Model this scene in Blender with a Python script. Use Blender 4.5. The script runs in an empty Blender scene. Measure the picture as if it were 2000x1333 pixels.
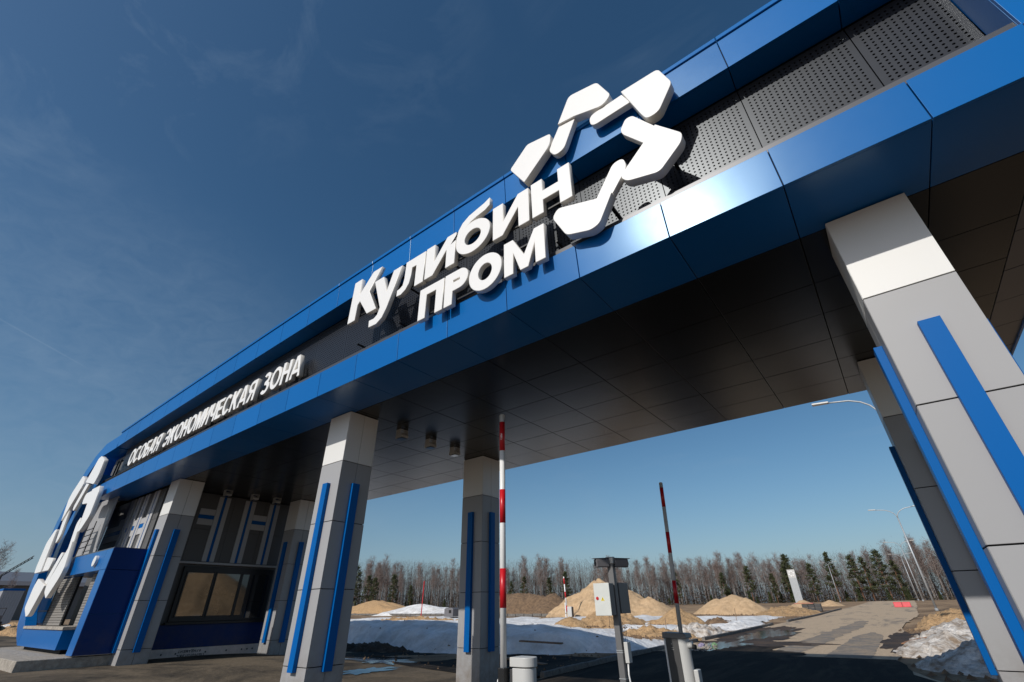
import bpy, bmesh, math, random
from mathutils import Vector, Matrix, noise
R = math.radians
rnd = random.Random(7)
S = bpy.context.scene
C = S.collection
# ------------------------------------------------------------------ camera, sky, sun, exposure
PITCH, ROLL, YAW = R(30.524), R(-1.0785), R(37.019)
fwd = Vector((-math.sin(YAW)*math.cos(PITCH), math.cos(YAW)*math.cos(PITCH), math.sin(PITCH)))
right0 = Vector((math.cos(YAW), math.sin(YAW), 0)); up0 = right0.cross(fwd)
right = math.cos(ROLL)*right0 + math.sin(ROLL)*up0
up = -math.sin(ROLL)*right0 + math.cos(ROLL)*up0
cam = bpy.data.cameras.new('camera'); co = bpy.data.objects.new('camera', cam); C.objects.link(co)
m = Matrix((right, up, -fwd)).transposed().to_4x4(); m.translation = Vector((0, 0, 2.1))
co.matrix_world = m
cam.sensor_width = 36; cam.sensor_fit = 'HORIZONTAL'; cam.lens = 883.7/2000*36
cam.clip_start = 0.05; cam.clip_end = 6000
S.camera = co
SUN_TRAVEL = Vector((0.14, 1.0, -0.71))
W = bpy.data.worlds.new('World'); S.world = W; W.use_nodes = True
nt = W.node_tree; nt.nodes.clear()
def wn(t, **k):
    n = nt.nodes.new(t)
    for a, b in k.items(): setattr(n, a, b)
    return n
sky = wn('ShaderNodeTexSky', sky_type='NISHITA', sun_disc=False)
sky.sun_elevation = math.atan2(0.71, math.hypot(0.14, 1)); sky.sun_rotation = math.atan2(-0.14, -1.0)
sky.altitude = 150; sky.air_density = 1.0; sky.dust_density = 1.3; sky.ozone_density = 2.2
tc = wn('ShaderNodeTexCoord')
mp = wn('ShaderNodeMapping'); mp.inputs['Rotation'].default_value = (0.25, -0.15, 0.6); mp.inputs['Scale'].default_value = (1.6, 5.0, 9.0)
nz = wn('ShaderNodeTexNoise'); nz.inputs['Scale'].default_value = 1.3; nz.inputs['Detail'].default_value = 9; nz.inputs['Roughness'].default_value = 0.62; nz.inputs['Distortion'].default_value = 0.5
rp = wn('ShaderNodeMapRange'); rp.inputs['From Min'].default_value = 0.50; rp.inputs['From Max'].default_value = 0.86
n2 = wn('ShaderNodeTexNoise'); n2.inputs['Scale'].default_value = 1.7; n2.inputs['Detail'].default_value = 3
r2 = wn('ShaderNodeMapRange'); r2.inputs['From Min'].default_value = 0.42; r2.inputs['From Max'].default_value = 0.7
mu = wn('ShaderNodeMath', operation='MULTIPLY'); m2 = wn('ShaderNodeMath', operation='MULTIPLY'); m2.inputs[1].default_value = 0.55
mix = wn('ShaderNodeMix', data_type='RGBA'); mix.inputs[7].default_value = (3.6, 4.8, 6.2, 1)
# pale contrail: a thin great-circle streak at the left
dotn = wn('ShaderNodeVectorMath', operation='DOT_PRODUCT'); dota = wn('ShaderNodeVectorMath', operation='DOT_PRODUCT')
def raydir(x, y): return (right*(x-1000)/883.7 - up*(y-666.5)/883.7 + fwd).normalized()
A_, B_ = raydir(-60, 590), raydir(225, 750)
gc = A_.cross(B_).normalized(); mid = (A_+B_).normalized()
dotn.inputs[1].default_value = gc; dota.inputs[1].default_value = mid
ab = wn('ShaderNodeMath', operation='ABSOLUTE')
st = wn('ShaderNodeMapRange'); st.inputs['From Min'].default_value = 0.0016; st.inputs['From Max'].default_value = 0.0004
sm = wn('ShaderNodeMapRange'); sm.inputs['From Min'].default_value = A_.dot(mid); sm.inputs['From Max'].default_value = A_.dot(mid)+0.008
sx = wn('ShaderNodeMath', operation='MULTIPLY'); sx2 = wn('ShaderNodeMath', operation='MULTIPLY'); sx2.inputs[1].default_value = 0.2
mxx = wn('ShaderNodeMath', operation='MAXIMUM')
hs = wn('ShaderNodeHueSaturation'); hs.inputs['Saturation'].default_value = 1.24; hs.inputs['Hue'].default_value = 0.494
bg = wn('ShaderNodeBackground'); bg.inputs['Strength'].default_value = 0.083
wo = wn('ShaderNodeOutputWorld')
cb0 = wn('ShaderNodeVectorMath', operation='DOT_PRODUCT'); cb0.inputs[1].default_value = raydir(60, 860)
cb1 = wn('ShaderNodeMapRange', interpolation_type='SMOOTHERSTEP'); cb1.inputs['From Min'].default_value = 0.87; cb1.inputs['From Max'].default_value = 1.0; cb1.inputs['To Max'].default_value = 0.13
cb2 = wn('ShaderNodeTexNoise'); cb2.inputs['Scale'].default_value = 4.5; cb2.inputs['Detail'].default_value = 7; cb2.inputs['Roughness'].default_value = 0.6; cb2.inputs['Distortion'].default_value = 0.8
cb3 = wn('ShaderNodeMapRange'); cb3.inputs['From Min'].default_value = 0.3; cb3.inputs['From Max'].default_value = 0.75; cb3.inputs['To Min'].default_value = 0.45; cb3.inputs['To Max'].default_value = 1.5
cb4 = wn('ShaderNodeMath', operation='MULTIPLY'); cb5 = wn('ShaderNodeMath', operation='ADD')
L = nt.links.new
L(tc.outputs['Generated'], cb0.inputs[0]); L(cb0.outputs['Value'], cb1.inputs[0]); L(mp.outputs[0], cb2.inputs['Vector']); L(cb2.outputs['Fac'], cb3.inputs[0])
L(cb1.outputs[0], cb4.inputs[0]); L(cb3.outputs[0], cb4.inputs[1])
L(tc.outputs['Generated'], mp.inputs[0]); L(mp.outputs[0], nz.inputs['Vector']); L(nz.outputs['Fac'], rp.inputs[0])
L(tc.outputs['Generated'], n2.inputs['Vector']); L(n2.outputs['Fac'], r2.inputs[0])
L(rp.outputs[0], mu.inputs[0]); L(r2.outputs[0], mu.inputs[1]); L(mu.outputs[0], m2.inputs[0])
L(tc.outputs['Generated'], dotn.inputs[0]); L(tc.outputs['Generated'], dota.inputs[0])
L(dotn.outputs['Value'], ab.inputs[0]); L(ab.outputs[0], st.inputs[0]); L(dota.outputs['Value'], sm.inputs[0])
L(st.outputs[0], sx.inputs[0]); L(sm.outputs[0], sx.inputs[1]); L(sx.outputs[0], sx2.inputs[0])
L(m2.outputs[0], mxx.inputs[0]); L(sx2.outputs[0], mxx.inputs[1]); L(mxx.outputs[0], cb5.inputs[0]); L(cb4.outputs[0], cb5.inputs[1]); L(cb5.outputs[0], mix.inputs[0])
L(sky.outputs[0], hs.inputs['Color']); L(hs.outputs[0], mix.inputs[6]); L(mix.outputs[2], bg.inputs[0]); L(bg.outputs[0], wo.inputs[0])
sp = wn('ShaderNodeSeparateXYZ'); hz = wn('ShaderNodeMapRange'); hz.inputs['From Min'].default_value = 0.0; hz.inputs['From Max'].default_value = 1.0; hz.inputs['To Min'].default_value = 1.0; hz.inputs['To Max'].default_value = 0.0
hp = wn('ShaderNodeMath', operation='POWER'); hp.inputs[1].default_value = 6.0; hm = wn('ShaderNodeMath', operation='MULTIPLY'); hm.inputs[1].default_value = 0.55
hx = wn('ShaderNodeMix', data_type='RGBA'); hx.inputs[7].default_value = (2.5, 4.1, 6.1, 1)
L(tc.outputs['Generated'], sp.inputs[0]); L(sp.outputs['Z'], hz.inputs[0]); L(hz.outputs[0], hp.inputs[0]); L(hp.outputs[0], hm.inputs[0]); L(hm.outputs[0], hx.inputs[0])
L(mix.outputs[2], hx.inputs[6]); L(hx.outputs[2], bg.inputs[0])
sl = bpy.data.lights.new('sun', 'SUN'); sl.energy = 3.3; sl.angle = R(0.53); sl.color = (1.0, 0.955, 0.88)
so = bpy.data.objects.new('sun', sl); C.objects.link(so)
so.rotation_euler = SUN_TRAVEL.to_track_quat('-Z', 'Y').to_euler(); so.location = (-10, -40, 60)
S.view_settings.view_transform = 'Standard'; S.view_settings.look = 'None'; S.view_settings.exposure = 0.0; S.view_settings.gamma = 1
S.view_settings.use_curve_mapping = False
S.render.engine = 'CYCLES'; S.cycles.max_bounces = 8

# ------------------------------------------------------------------ materials
def mat(name, col, rough=0.6, metal=0.0, spec=0.5, var=0.0, vscale=3.0, col2=None, bump=0.0, bscale=20.0, coat=0.0, rvar=0.0, detail=6):
    M = bpy.data.materials.new(name); M.use_nodes = True
    t = M.node_tree; b = t.nodes['Principled BSDF']
    b.inputs['Base Color'].default_value = (*col, 1); b.inputs['Roughness'].default_value = rough
    b.inputs['Metallic'].default_value = metal; b.inputs['Specular IOR Level'].default_value = spec
    b.inputs['Coat Weight'].default_value = coat; b.inputs['Coat Roughness'].default_value = 0.12
    if var or col2 or bump or rvar:
        g = t.nodes.new('ShaderNodeNewGeometry')
        n = t.nodes.new('ShaderNodeTexNoise'); n.inputs['Scale'].default_value = vscale; n.inputs['Detail'].default_value = detail; n.inputs['Roughness'].default_value = 0.65
        t.links.new(g.outputs['Position'], n.inputs['Vector'])
        if var or col2:
            c2 = col2 or tuple(c*(1-var) for c in col); c1 = col if col2 else tuple(min(1, c*(1+var)) for c in col)
            r = t.nodes.new('ShaderNodeMapRange'); r.inputs['From Min'].default_value = 0.36; r.inputs['From Max'].default_value = 0.64
            x = t.nodes.new('ShaderNodeMix'); x.data_type = 'RGBA'; x.inputs[6].default_value = (*c1, 1); x.inputs[7].default_value = (*c2, 1)
            t.links.new(n.outputs['Fac'], r.inputs[0]); t.links.new(r.outputs[0], x.inputs[0]); t.links.new(x.outputs[2], b.inputs['Base Color'])
        if rvar:
            r = t.nodes.new('ShaderNodeMapRange'); r.inputs['From Min'].default_value = 0.3; r.inputs['From Max'].default_value = 0.7
            r.inputs['To Min'].default_value = rough-rvar; r.inputs['To Max'].default_value = rough+rvar
            t.links.new(n.outputs['Fac'], r.inputs[0]); t.links.new(r.outputs[0], b.inputs['Roughness'])
        if bump:
            n3 = t.nodes.new('ShaderNodeTexNoise'); n3.inputs['Scale'].default_value = bscale; n3.inputs['Detail'].default_value = 8
            bp = t.nodes.new('ShaderNodeBump'); bp.inputs['Strength'].default_value = bump; bp.inputs['Distance'].default_value = 0.15
            t.links.new(g.outputs['Position'], n3.inputs['Vector']); t.links.new(n3.outputs['Fac'], bp.inputs['Height']); t.links.new(bp.outputs[0], b.inputs['Normal'])
    return M
def panelmat(name, col, rough, spec=0.5, metal=0.0, ripple=0.011, tint=0.06):
    """factory-painted composite panel: slight oil-canning and a little tone difference from panel to panel"""
    M = mat(name, col, rough, metal, spec); t = M.node_tree; b = t.nodes['Principled BSDF']
    oi = t.nodes.new('ShaderNodeObjectInfo'); r = t.nodes.new('ShaderNodeMapRange'); r.inputs['To Min'].default_value = 1-tint; r.inputs['To Max'].default_value = 1+tint
    hv = t.nodes.new('ShaderNodeHueSaturation'); hv.inputs['Color'].default_value = (*col, 1)
    g = t.nodes.new('ShaderNodeNewGeometry'); n = t.nodes.new('ShaderNodeTexNoise'); n.inputs['Scale'].default_value = 0.9; n.inputs['Detail'].default_value = 1
    bp = t.nodes.new('ShaderNodeBump'); bp.inputs['Strength'].default_value = ripple; bp.inputs['Distance'].default_value = 0.6
    t.links.new(oi.outputs['Random'], r.inputs[0]); t.links.new(r.outputs[0], hv.inputs['Value']); t.links.new(hv.outputs[0], b.inputs['Base Color'])
    t.links.new(g.outputs['Position'], n.inputs['Vector']); t.links.new(n.outputs['Fac'], bp.inputs['Height']); t.links.new(bp.outputs[0], b.inputs['Normal'])
    d = t.nodes.new('ShaderNodeTexNoise'); d.inputs['Scale'].default_value = 6; d.inputs['Detail'].default_value = 7
    rr = t.nodes.new('ShaderNodeMapRange'); rr.inputs['To Min'].default_value = rough-0.012; rr.inputs['To Max'].default_value = rough+0.015
    t.links.new(g.outputs['Position'], d.inputs['Vector']); t.links.new(d.outputs['Fac'], rr.inputs[0]); t.links.new(rr.outputs[0], b.inputs['Roughness'])
    return M
M_blue = panelmat('blue_composite', (0.0, 0.118, 0.40), 0.28, 0.42)
M_blue.node_tree.nodes['Principled BSDF'].inputs['Specular Tint'].default_value = (0.62, 0.88, 1.0, 1)
M_bluestrip = panelmat('blue_strip_paint', (0.0, 0.105, 0.37), 0.42, 0.12, ripple=0)
M_navy = panelmat('deep_blue_composite', (0.001, 0.03, 0.16), 0.36, 0.2)
M_soffit = panelmat('charcoal_composite', (0.0085, 0.009, 0.0102), 0.25, 0.36, ripple=0.006, tint=0.12)
M_soffit.node_tree.nodes['Principled BSDF'].inputs['Specular Tint'].default_value = (0.84, 0.93, 1.0, 1)
M_soffit_sky = panelmat('charcoal_sky_sheen', (0.05, 0.06, 0.085), 0.35, 0.6)  # paler bluish copy of the soffit panel, paints the reflected sky
M_dark = mat('dark_backing', (0.006, 0.006, 0.007), 0.8)
M_perf = panelmat('perforated_steel', (0.02, 0.0215, 0.0275), 0.33, 0.40, ripple=0.005)
M_perf.node_tree.nodes['Principled BSDF'].inputs['Specular Tint'].default_value = (0.86, 0.93, 1.0, 1)
M_trim = mat('grey_trim', (0.085, 0.088, 0.098), 0.32, 0.3)
M_white = panelmat('white_panel', (0.76, 0.755, 0.74), 0.42, 0.4, ripple=0.01, tint=0.02)
M_grey = panelmat('light_grey_panel', (0.35, 0.35, 0.36), 0.45, 0.4, ripple=0.01, tint=0.04)
def splash(M, dirt, z0, z1, amt):
    t = M.node_tree; b = t.nodes['Principled BSDF']; src = b.inputs['Base Color'].links[0].from_socket
    g = t.nodes.new('ShaderNodeNewGeometry'); sp = t.nodes.new('ShaderNodeSeparateXYZ'); n = t.nodes.new('ShaderNodeTexNoise'); n.inputs['Scale'].default_value = 2.6; n.inputs['Detail'].default_value = 9; n.inputs['Roughness'].default_value = .7
    r = t.nodes.new('ShaderNodeMapRange'); r.inputs['From Min'].default_value = z1; r.inputs['From Max'].default_value = z0
    a = t.nodes.new('ShaderNodeMath'); a.operation = 'MULTIPLY'; c = t.nodes.new('ShaderNodeMath'); c.operation = 'MULTIPLY_ADD'; c.inputs[1].default_value = amt; c.inputs[2].default_value = 0.0
    r2 = t.nodes.new('ShaderNodeMapRange'); r2.inputs['From Min'].default_value = .35; r2.inputs['From Max'].default_value = .7
    x = t.nodes.new('ShaderNodeMix'); x.data_type = 'RGBA'; x.inputs[7].default_value = (*dirt, 1)
    for p, q in ((g.outputs['Position'], sp.inputs[0]), (sp.outputs['Z'], r.inputs[0]), (g.outputs['Position'], n.inputs['Vector']), (n.outputs['Fac'], r2.inputs[0]), (r.outputs[0], a.inputs[0]), (r2.outputs[0], a.inputs[1]), (a.outputs[0], c.inputs[0]), (c.outputs[0], x.inputs[0]), (src, x.inputs[6]), (x.outputs[2], b.inputs['Base Color'])): t.links.new(p, q)
splash(M_grey, (0.16, 0.12, 0.085), 0.1, 1.7, 0.75); splash(M_navy, (0.10, 0.085, 0.07), 0.6, 2.2, 0.5)
M_sign = mat('white_sign_acrylic', (0.84, 0.84, 0.84), 0.35, spec=0.4)
M_return = mat('white_sign_return', (0.80, 0.77, 0.72), 0.5)
M_wallg = panelmat('dark_grey_cladding', (0.11, 0.108, 0.108), 0.5, ripple=0)
M_slat = panelmat('grey_slat', (0.24, 0.225, 0.21), 0.6, ripple=0)
M_stripeg = panelmat('pale_grey_cladding', (0.46, 0.46, 0.47), 0.5, ripple=0)
M_glass = mat('window_glass', (0.02, 0.022, 0.025), 0.04, spec=1.0)
M_frame = mat('dark_frame', (0.012, 0.012, 0.014), 0.4)
M_foam = mat('pale_foam_board', (0.80, 0.66, 0.60), 0.8, var=0.12, vscale=4)
M_print = mat('dark_print', (0.03, 0.03, 0.035), 0.7)
M_conc = mat('concrete', (0.42, 0.38, 0.33), 0.9, col2=(0.28, 0.25, 0.215), vscale=5, bump=0.3, bscale=25)
M_kerb = mat('kerb_concrete', (0.16, 0.15, 0.14), 0.9, var=0.3, vscale=6, bump=0.3)
M_lampgrey = mat('lamp_grey_metal', (0.55, 0.54, 0.52), 0.45, 0.3)
M_galv = mat('galvanised_steel', (0.42, 0.44, 0.46), 0.45, 0.35, var=0.1, vscale=8)
M_wpaint = mat('white_gloss_paint', (0.80, 0.80, 0.80), 0.3, var=0.02, vscale=20)
M_red = mat('red_reflective', (0.55, 0.012, 0.02), 0.35)
M_black = mat('black_plastic', (0.012, 0.012, 0.013), 0.4, bump=0.1, bscale=200)
M_cab = mat('grey_powder_coat', (0.55, 0.55, 0.54), 0.42)
M_cabdk = mat('charcoal_powder_coat', (0.06, 0.06, 0.062), 0.45, rvar=0.08, vscale=30)
M_box = mat('pale_grey_enamel', (0.66, 0.68, 0.66), 0.4, var=0.03, vscale=5)
M_boxside = mat('grey_steel', (0.16, 0.16, 0.165), 0.45, 0.2)
M_camera = mat('camera_housing', (0.15, 0.145, 0.155), 0.35)
M_yellow = mat('yellow_sticker', (0.8, 0.62, 0.04), 0.5)
M_sand = mat('sand', (0.60, 0.42, 0.25), 0.95, col2=(0.43, 0.29, 0.165), vscale=1.6, bump=0.6, bscale=7, detail=10)
M_sand2 = mat('coarse_sand', (0.55, 0.36, 0.19), 0.95, col2=(0.37, 0.23, 0.115), vscale=3.5, bump=0.9, bscale=9, detail=10)
M_soil = mat('brown_soil', (0.24, 0.155, 0.09), 0.95, col2=(0.12, 0.078, 0.05), vscale=2.2, bump=0.9, bscale=6, detail=10)
M_snow = mat('old_snow', (0.88, 0.88, 0.88), 0.7, col2=(0.60, 0.575, 0.55), vscale=0.8, bump=0.7, bscale=4, detail=9)
M_dsnow = mat('dirty_snow', (0.78, 0.74, 0.69), 0.8, col2=(0.26, 0.19, 0.13), vscale=1.8, bump=0.8, bscale=6, detail=10)
M_wood = mat('weathered_wood', (0.22, 0.15, 0.10), 0.85, var=0.3, vscale=9)
M_bark = mat('birch_bark', (0.42, 0.38, 0.355), 0.8, col2=(0.11, 0.085, 0.075), vscale=2.4)
M_twig = mat('birch_twigs', (0.225, 0.175, 0.158), 0.9, var=0.25, vscale=0.3)
M_pbark = mat('pine_bark', (0.17, 0.085, 0.05), 0.9, var=0.3, vscale=2)
M_needle = mat('pine_needles', (0.028, 0.04, 0.017), 0.8, col2=(0.075, 0.085, 0.03), vscale=0.9)
M_needle2 = mat('spruce_needles', (0.028, 0.042, 0.014), 0.8, col2=(0.07, 0.085, 0.025), vscale=1.2)
M_far = mat('far_wood', (0.115, 0.084, 0.074), 0.95, col2=(0.06, 0.043, 0.036), vscale=0.3)
M_redplastic = mat('red_plastic', (0.6, 0.03, 0.045), 0.45, var=0.08, vscale=2)
M_corr = mat('corrugated_steel', (0.36, 0.37, 0.40), 0.5, 0.2)
M_water = mat('puddle_water', (0.012, 0.014, 0.017), 0.03, spec=0.6, bump=0.02, bscale=6)
M_bag = mat('lilac_plastic_bag', (0.33, 0.29, 0.42), 0.4, bump=0.5, bscale=14)
M_bagg = mat('green_plastic_bag', (0.20, 0.34, 0.17), 0.4, bump=0.5, bscale=14)
M_card = mat('wet_cardboard', (0.33, 0.17, 0.09), 0.9, var=0.3, vscale=4)

# ground materials with placed wear: stains, tracks and wet patches; wet asphalt also carries painted gate shade
def ground_mat(name, base, alt, wet=None, scale=0.35, rough=0.92, stretch=(1, 1, 1), lo=0.42, hi=0.6, bump=0.5):
    M = bpy.data.materials.new(name); M.use_nodes = True; t = M.node_tree; b = t.nodes['Principled BSDF']
    g = t.nodes.new('ShaderNodeNewGeometry'); mp = t.nodes.new('ShaderNodeMapping'); mp.inputs['Scale'].default_value = stretch
    n = t.nodes.new('ShaderNodeTexNoise'); n.inputs['Scale'].default_value = scale; n.inputs['Detail'].default_value = 10; n.inputs['Roughness'].default_value = 0.68; n.inputs['Distortion'].default_value = 0.6
    f = t.nodes.new('ShaderNodeTexNoise'); f.inputs['Scale'].default_value = 9; f.inputs['Detail'].default_value = 8; f.inputs['Roughness'].default_value = 0.7
    r = t.nodes.new('ShaderNodeMapRange'); r.inputs['From Min'].default_value = lo; r.inputs['From Max'].default_value = hi
    x = t.nodes.new('ShaderNodeMix'); x.data_type = 'RGBA'; x.inputs[6].default_value = (*base, 1); x.inputs[7].default_value = (*alt, 1)
    fr = t.nodes.new('ShaderNodeMapRange'); fr.inputs['From Min'].default_value = 0.3; fr.inputs['From Max'].default_value = 0.7; fr.inputs['To Min'].default_value = 0.72; fr.inputs['To Max'].default_value = 1.22
    hv = t.nodes.new('ShaderNodeHueSaturation'); bp = t.nodes.new('ShaderNodeBump'); bp.inputs['Strength'].default_value = bump; bp.inputs['Distance'].default_value = 0.05
    for a, c in ((g.outputs['Position'], mp.inputs[0]), (mp.outputs[0], n.inputs['Vector']), (g.outputs['Position'], f.inputs['Vector']), (n.outputs['Fac'], r.inputs[0]), (r.outputs[0], x.inputs[0]),
                 (f.outputs['Fac'], fr.inputs[0]), (fr.outputs[0], hv.inputs['Value']), (x.outputs[2], hv.inputs['Color']), (hv.outputs[0], b.inputs['Base Color']), (f.outputs['Fac'], bp.inputs['Height']), (bp.outputs[0], b.inputs['Normal'])):
        t.links.new(a, c)
    b.inputs['Roughness'].default_value = rough; b.inputs['Specular IOR Level'].default_value = 0.12
    return M
M_site = ground_mat('site_sand_and_soil', (0.36, 0.25, 0.155), (0.17, 0.115, 0.075), scale=0.16, lo=0.44, hi=0.6)
M_road = ground_mat('sanded_asphalt', (0.50, 0.385, 0.27), (0.23, 0.20, 0.17), scale=0.62, stretch=(1.0, 0.2, 1), lo=0.53, hi=0.68, bump=0.4)
M_yard = ground_mat('dusty_asphalt', (0.155, 0.125, 0.092), (0.045, 0.04, 0.035), scale=0.35, lo=0.42, hi=0.62, bump=0.5)
M_wetshade = ground_mat('wet_shaded_asphalt', (0.013, 0.0115, 0.0105), (0.055, 0.044, 0.034), scale=0.8, stretch=(1.3, 0.3, 1), lo=0.45, hi=0.68, rough=0.88, bump=0.6)  # asphalt colour blackened with the gate's shade, on top of the wetness
M_mud = ground_mat('wet_mud', (0.10, 0.066, 0.042), (0.05, 0.036, 0.027), scale=0.6, rough=0.6, bump=0.8)
M_verge = ground_mat('far_verge', (0.30, 0.22, 0.14), (0.12, 0.11, 0.05), scale=0.08)

# ------------------------------------------------------------------ mesh helpers
class MB:
    def __init__(s): s.v = []; s.f = []
    def box(s, x0, x1, y0, y1, z0, z1):
        o = len(s.v); s.v += [(x, y, z) for z in (z0, z1) for y in (y0, y1) for x in (x0, x1)]
        s.f += [tuple(o+i for i in q) for q in ((0, 2, 3, 1), (4, 5, 7, 6), (0, 1, 5, 4), (2, 6, 7, 3), (0, 4, 6, 2), (1, 3, 7, 5))]; return s
    def quadprism(s, pts, d):
        """pts: 4 or more 3-D points of one face, d: extrusion vector"""
        o = len(s.v); n = len(pts); d = Vector(d); s.v += [tuple(p) for p in pts] + [tuple(Vector(p)+d) for p in pts]
        s.f += [tuple(o+i for i in range(n)), tuple(o+n+i for i in reversed(range(n)))]
        s.f += [(o+i, o+n+i, o+n+(i+1) % n, o+(i+1) % n) for i in range(n)]; return s
    def tube(s, pts, rad, n=8, cap=True):
        pts = [Vector(p) for p in pts]
        if not isinstance(rad, (list, tuple)): rad = [rad]*len(pts)
        o = len(s.v); a = None
        for i, p in enumerate(pts):
            d = (pts[min(i+1, len(pts)-1)] - pts[max(i-1, 0)]).normalized()
            if a is None: a = d.orthogonal().normalized()
            a = (a - d*a.dot(d)).normalized(); b = d.cross(a)
            for k in range(n):
                t = 2*math.pi*k/n; s.v.append(tuple(p + rad[i]*(math.cos(t)*a + math.sin(t)*b)))
        for i in range(len(pts)-1):
            for k in range(n):
                s.f.append((o+i*n+k, o+i*n+(k+1) % n, o+(i+1)*n+(k+1) % n, o+(i+1)*n+k))
        if cap: s.f.append(tuple(o+k for k in reversed(range(n)))); s.f.append(tuple(o+(len(pts)-1)*n+k for k in range(n)))
        return s
    def blade(s, p, q, w):
        p = Vector(p); q = Vector(q); d = (q-p); a = d.orthogonal().normalized(); t = rnd.random()*6.28
        b = d.normalized().cross(a); a = (a*math.cos(t)+b*math.sin(t))*w*0.5
        o = len(s.v); s.v += [tuple(p-a), tuple(p+a), tuple(q+a*0.35), tuple(q-a*0.35)]; s.f.append((o, o+1, o+2, o+3)); return s
    def tri(s, c, r):
        o = len(s.v)
        for _ in range(3): s.v.append((c[0]+rnd.uniform(-r, r), c[1]+rnd.uniform(-r, r), c[2]+rnd.uniform(-r, r)*0.75))
        s.f.append((o, o+1, o+2)); return s
    def mesh(s, name, material, smooth=False, bevel=0.0):
        me = bpy.data.meshes.new(name); me.from_pydata(s.v, [], s.f); me.materials.append(material)
        if bevel:
            bm = bmesh.new(); bm.from_mesh(me); bmesh.ops.bevel(bm, geom=bm.edges[:], offset=bevel, segments=2, affect='EDGES', profile=0.5, clamp_overlap=True); bm.to_mesh(me); bm.free()
        if smooth:
            me.polygons.foreach_set('use_smooth', [True]*len(me.polygons))
        me.update(); return me
def link(name, me, parent=None, loc=None, label=None):
    o = bpy.data.objects.new(name, me); C.objects.link(o)
    if parent: o.parent = parent
    if loc: o.location = loc
    if label: o['label'] = label
    return o
def box(name, M, parent, x0, x1, y0, y1, z0, z1, bevel=0.0, label=None):
    return link(name, MB().box(x0, x1, y0, y1, z0, z1).mesh(name, M, bevel=bevel), parent, label=label)
def thing(name, label, cat, loc=(0, 0, 0), group=None, rz=0):
    o = bpy.data.objects.new(name, None); C.objects.link(o); o.location = loc; o.rotation_euler = (0, 0, rz); o.empty_display_size = 0.2
    return tag(o, label, cat, group)
def tag(o, label, cat, group=None):
    o['label'] = label; o['category'] = cat
    if group: o['group'] = group
    return o
def struct(o, kind='structure'):
    o['kind'] = kind; return o
def copy_tree(o, parent=None):
    c = o.copy(); C.objects.link(c)
    if parent: c.parent = parent
    for ch in [k for k in ALLKIDS.get(o.name, [])]: copy_tree(ch, c)
    return c
ALLKIDS = {}
def kids(root):
    ALLKIDS[root.name] = [o for o in C.objects if o.parent == root]
    for k in ALLKIDS[root.name]: kids(k)
def sm01(x, a, b):
    t = min(1, max(0, (x-a)/(b-a))) if a != b else 0
    return t*t*(3-2*t)
def NO(x, y, z=0.0): return noise.noise(Vector((x, y, z)))
def fbm(x, y, z=0.0, o=5): return noise.fractal(Vector((x, y, z)), 0.9, 2.1, o)

# ------------------------------------------------------------------ terrain
def gz(x, y):
    z = 2.05*min(1, max(0, (y-12)/135))
    z += 0.5*sm01(-x, 13, 21)*(1-sm01(y, 11, 19))
    z += 0.018*min(90, max(0, -38-x))*(1-sm01(y, 18, 34))
    return z
def kerb_left(y): return -10.75 + 0.9*sm01(y, 20, 45) + 1.1*sm01(y, 42, 70) + 0.8*sm01(y, 68, 120)
def road_right(y): return 2.2 - 3.3*sm01(y, 12, 24) + 1.1*sm01(y, 45, 70) + 0.3*sm01(y, 70, 120)
def axis(segs):
    out = []
    for a, b, d in segs:
        n = max(1, round((b-a)/d)); out += [a+(b-a)*i/n for i in range(n)]
    return out+[segs[-1][1]]
def sheet(name, xs, ys, zf, M, smooth=True, keep=None):
    v = [(x, y, zf(x, y)) for y in ys for x in xs]; nx = len(xs); f = []
    for j in range(len(ys)-1):
        for i in range(nx-1):
            if keep and not keep((xs[i]+xs[i+1])/2, (ys[j]+ys[j+1])/2): continue
            f.append((j*nx+i, j*nx+i+1, (j+1)*nx+i+1, (j+1)*nx+i))
    me = bpy.data.meshes.new(name); me.from_pydata(v, [], f); me.materials.append(M)
    if smooth: me.polygons.foreach_set('use_smooth', [True]*len(me.polygons))
    bm = bmesh.new(); bm.from_mesh(me); bmesh.ops.delete(bm, geom=[q for q in bm.verts if not q.link_faces], context='VERTS'); bm.to_mesh(me); bm.free()
    return link(name, me)
def ground_z(x, y):
    z = gz(x, y) - 0.05
    if y > 15 and (x < kerb_left(y)-0.6 or x > road_right(y)+0.5):
        e = min(1, max(0, (kerb_left(y)-0.6-x)/3)) if x < 0 else min(1, (x-road_right(y)-0.5)/3)
        z += e*(0.10*fbm(x*0.25, y*0.25, 3)+0.05*NO(x*1.1, y*1.1, 9)) + 0.02*e
    return z
struct(sheet('ground', axis([(-2500, -300, 400), (-300, -120, 20), (-120, -50, 4), (-50, 25, 0.9), (25, 80, 5), (80, 2500, 400)]),
             axis([(-2500, -60, 400), (-60, -6, 9), (-6, 15, 1.0), (15, 85, 0.9), (85, 230, 6), (230, 3000, 500)]), ground_z, M_site))
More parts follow.
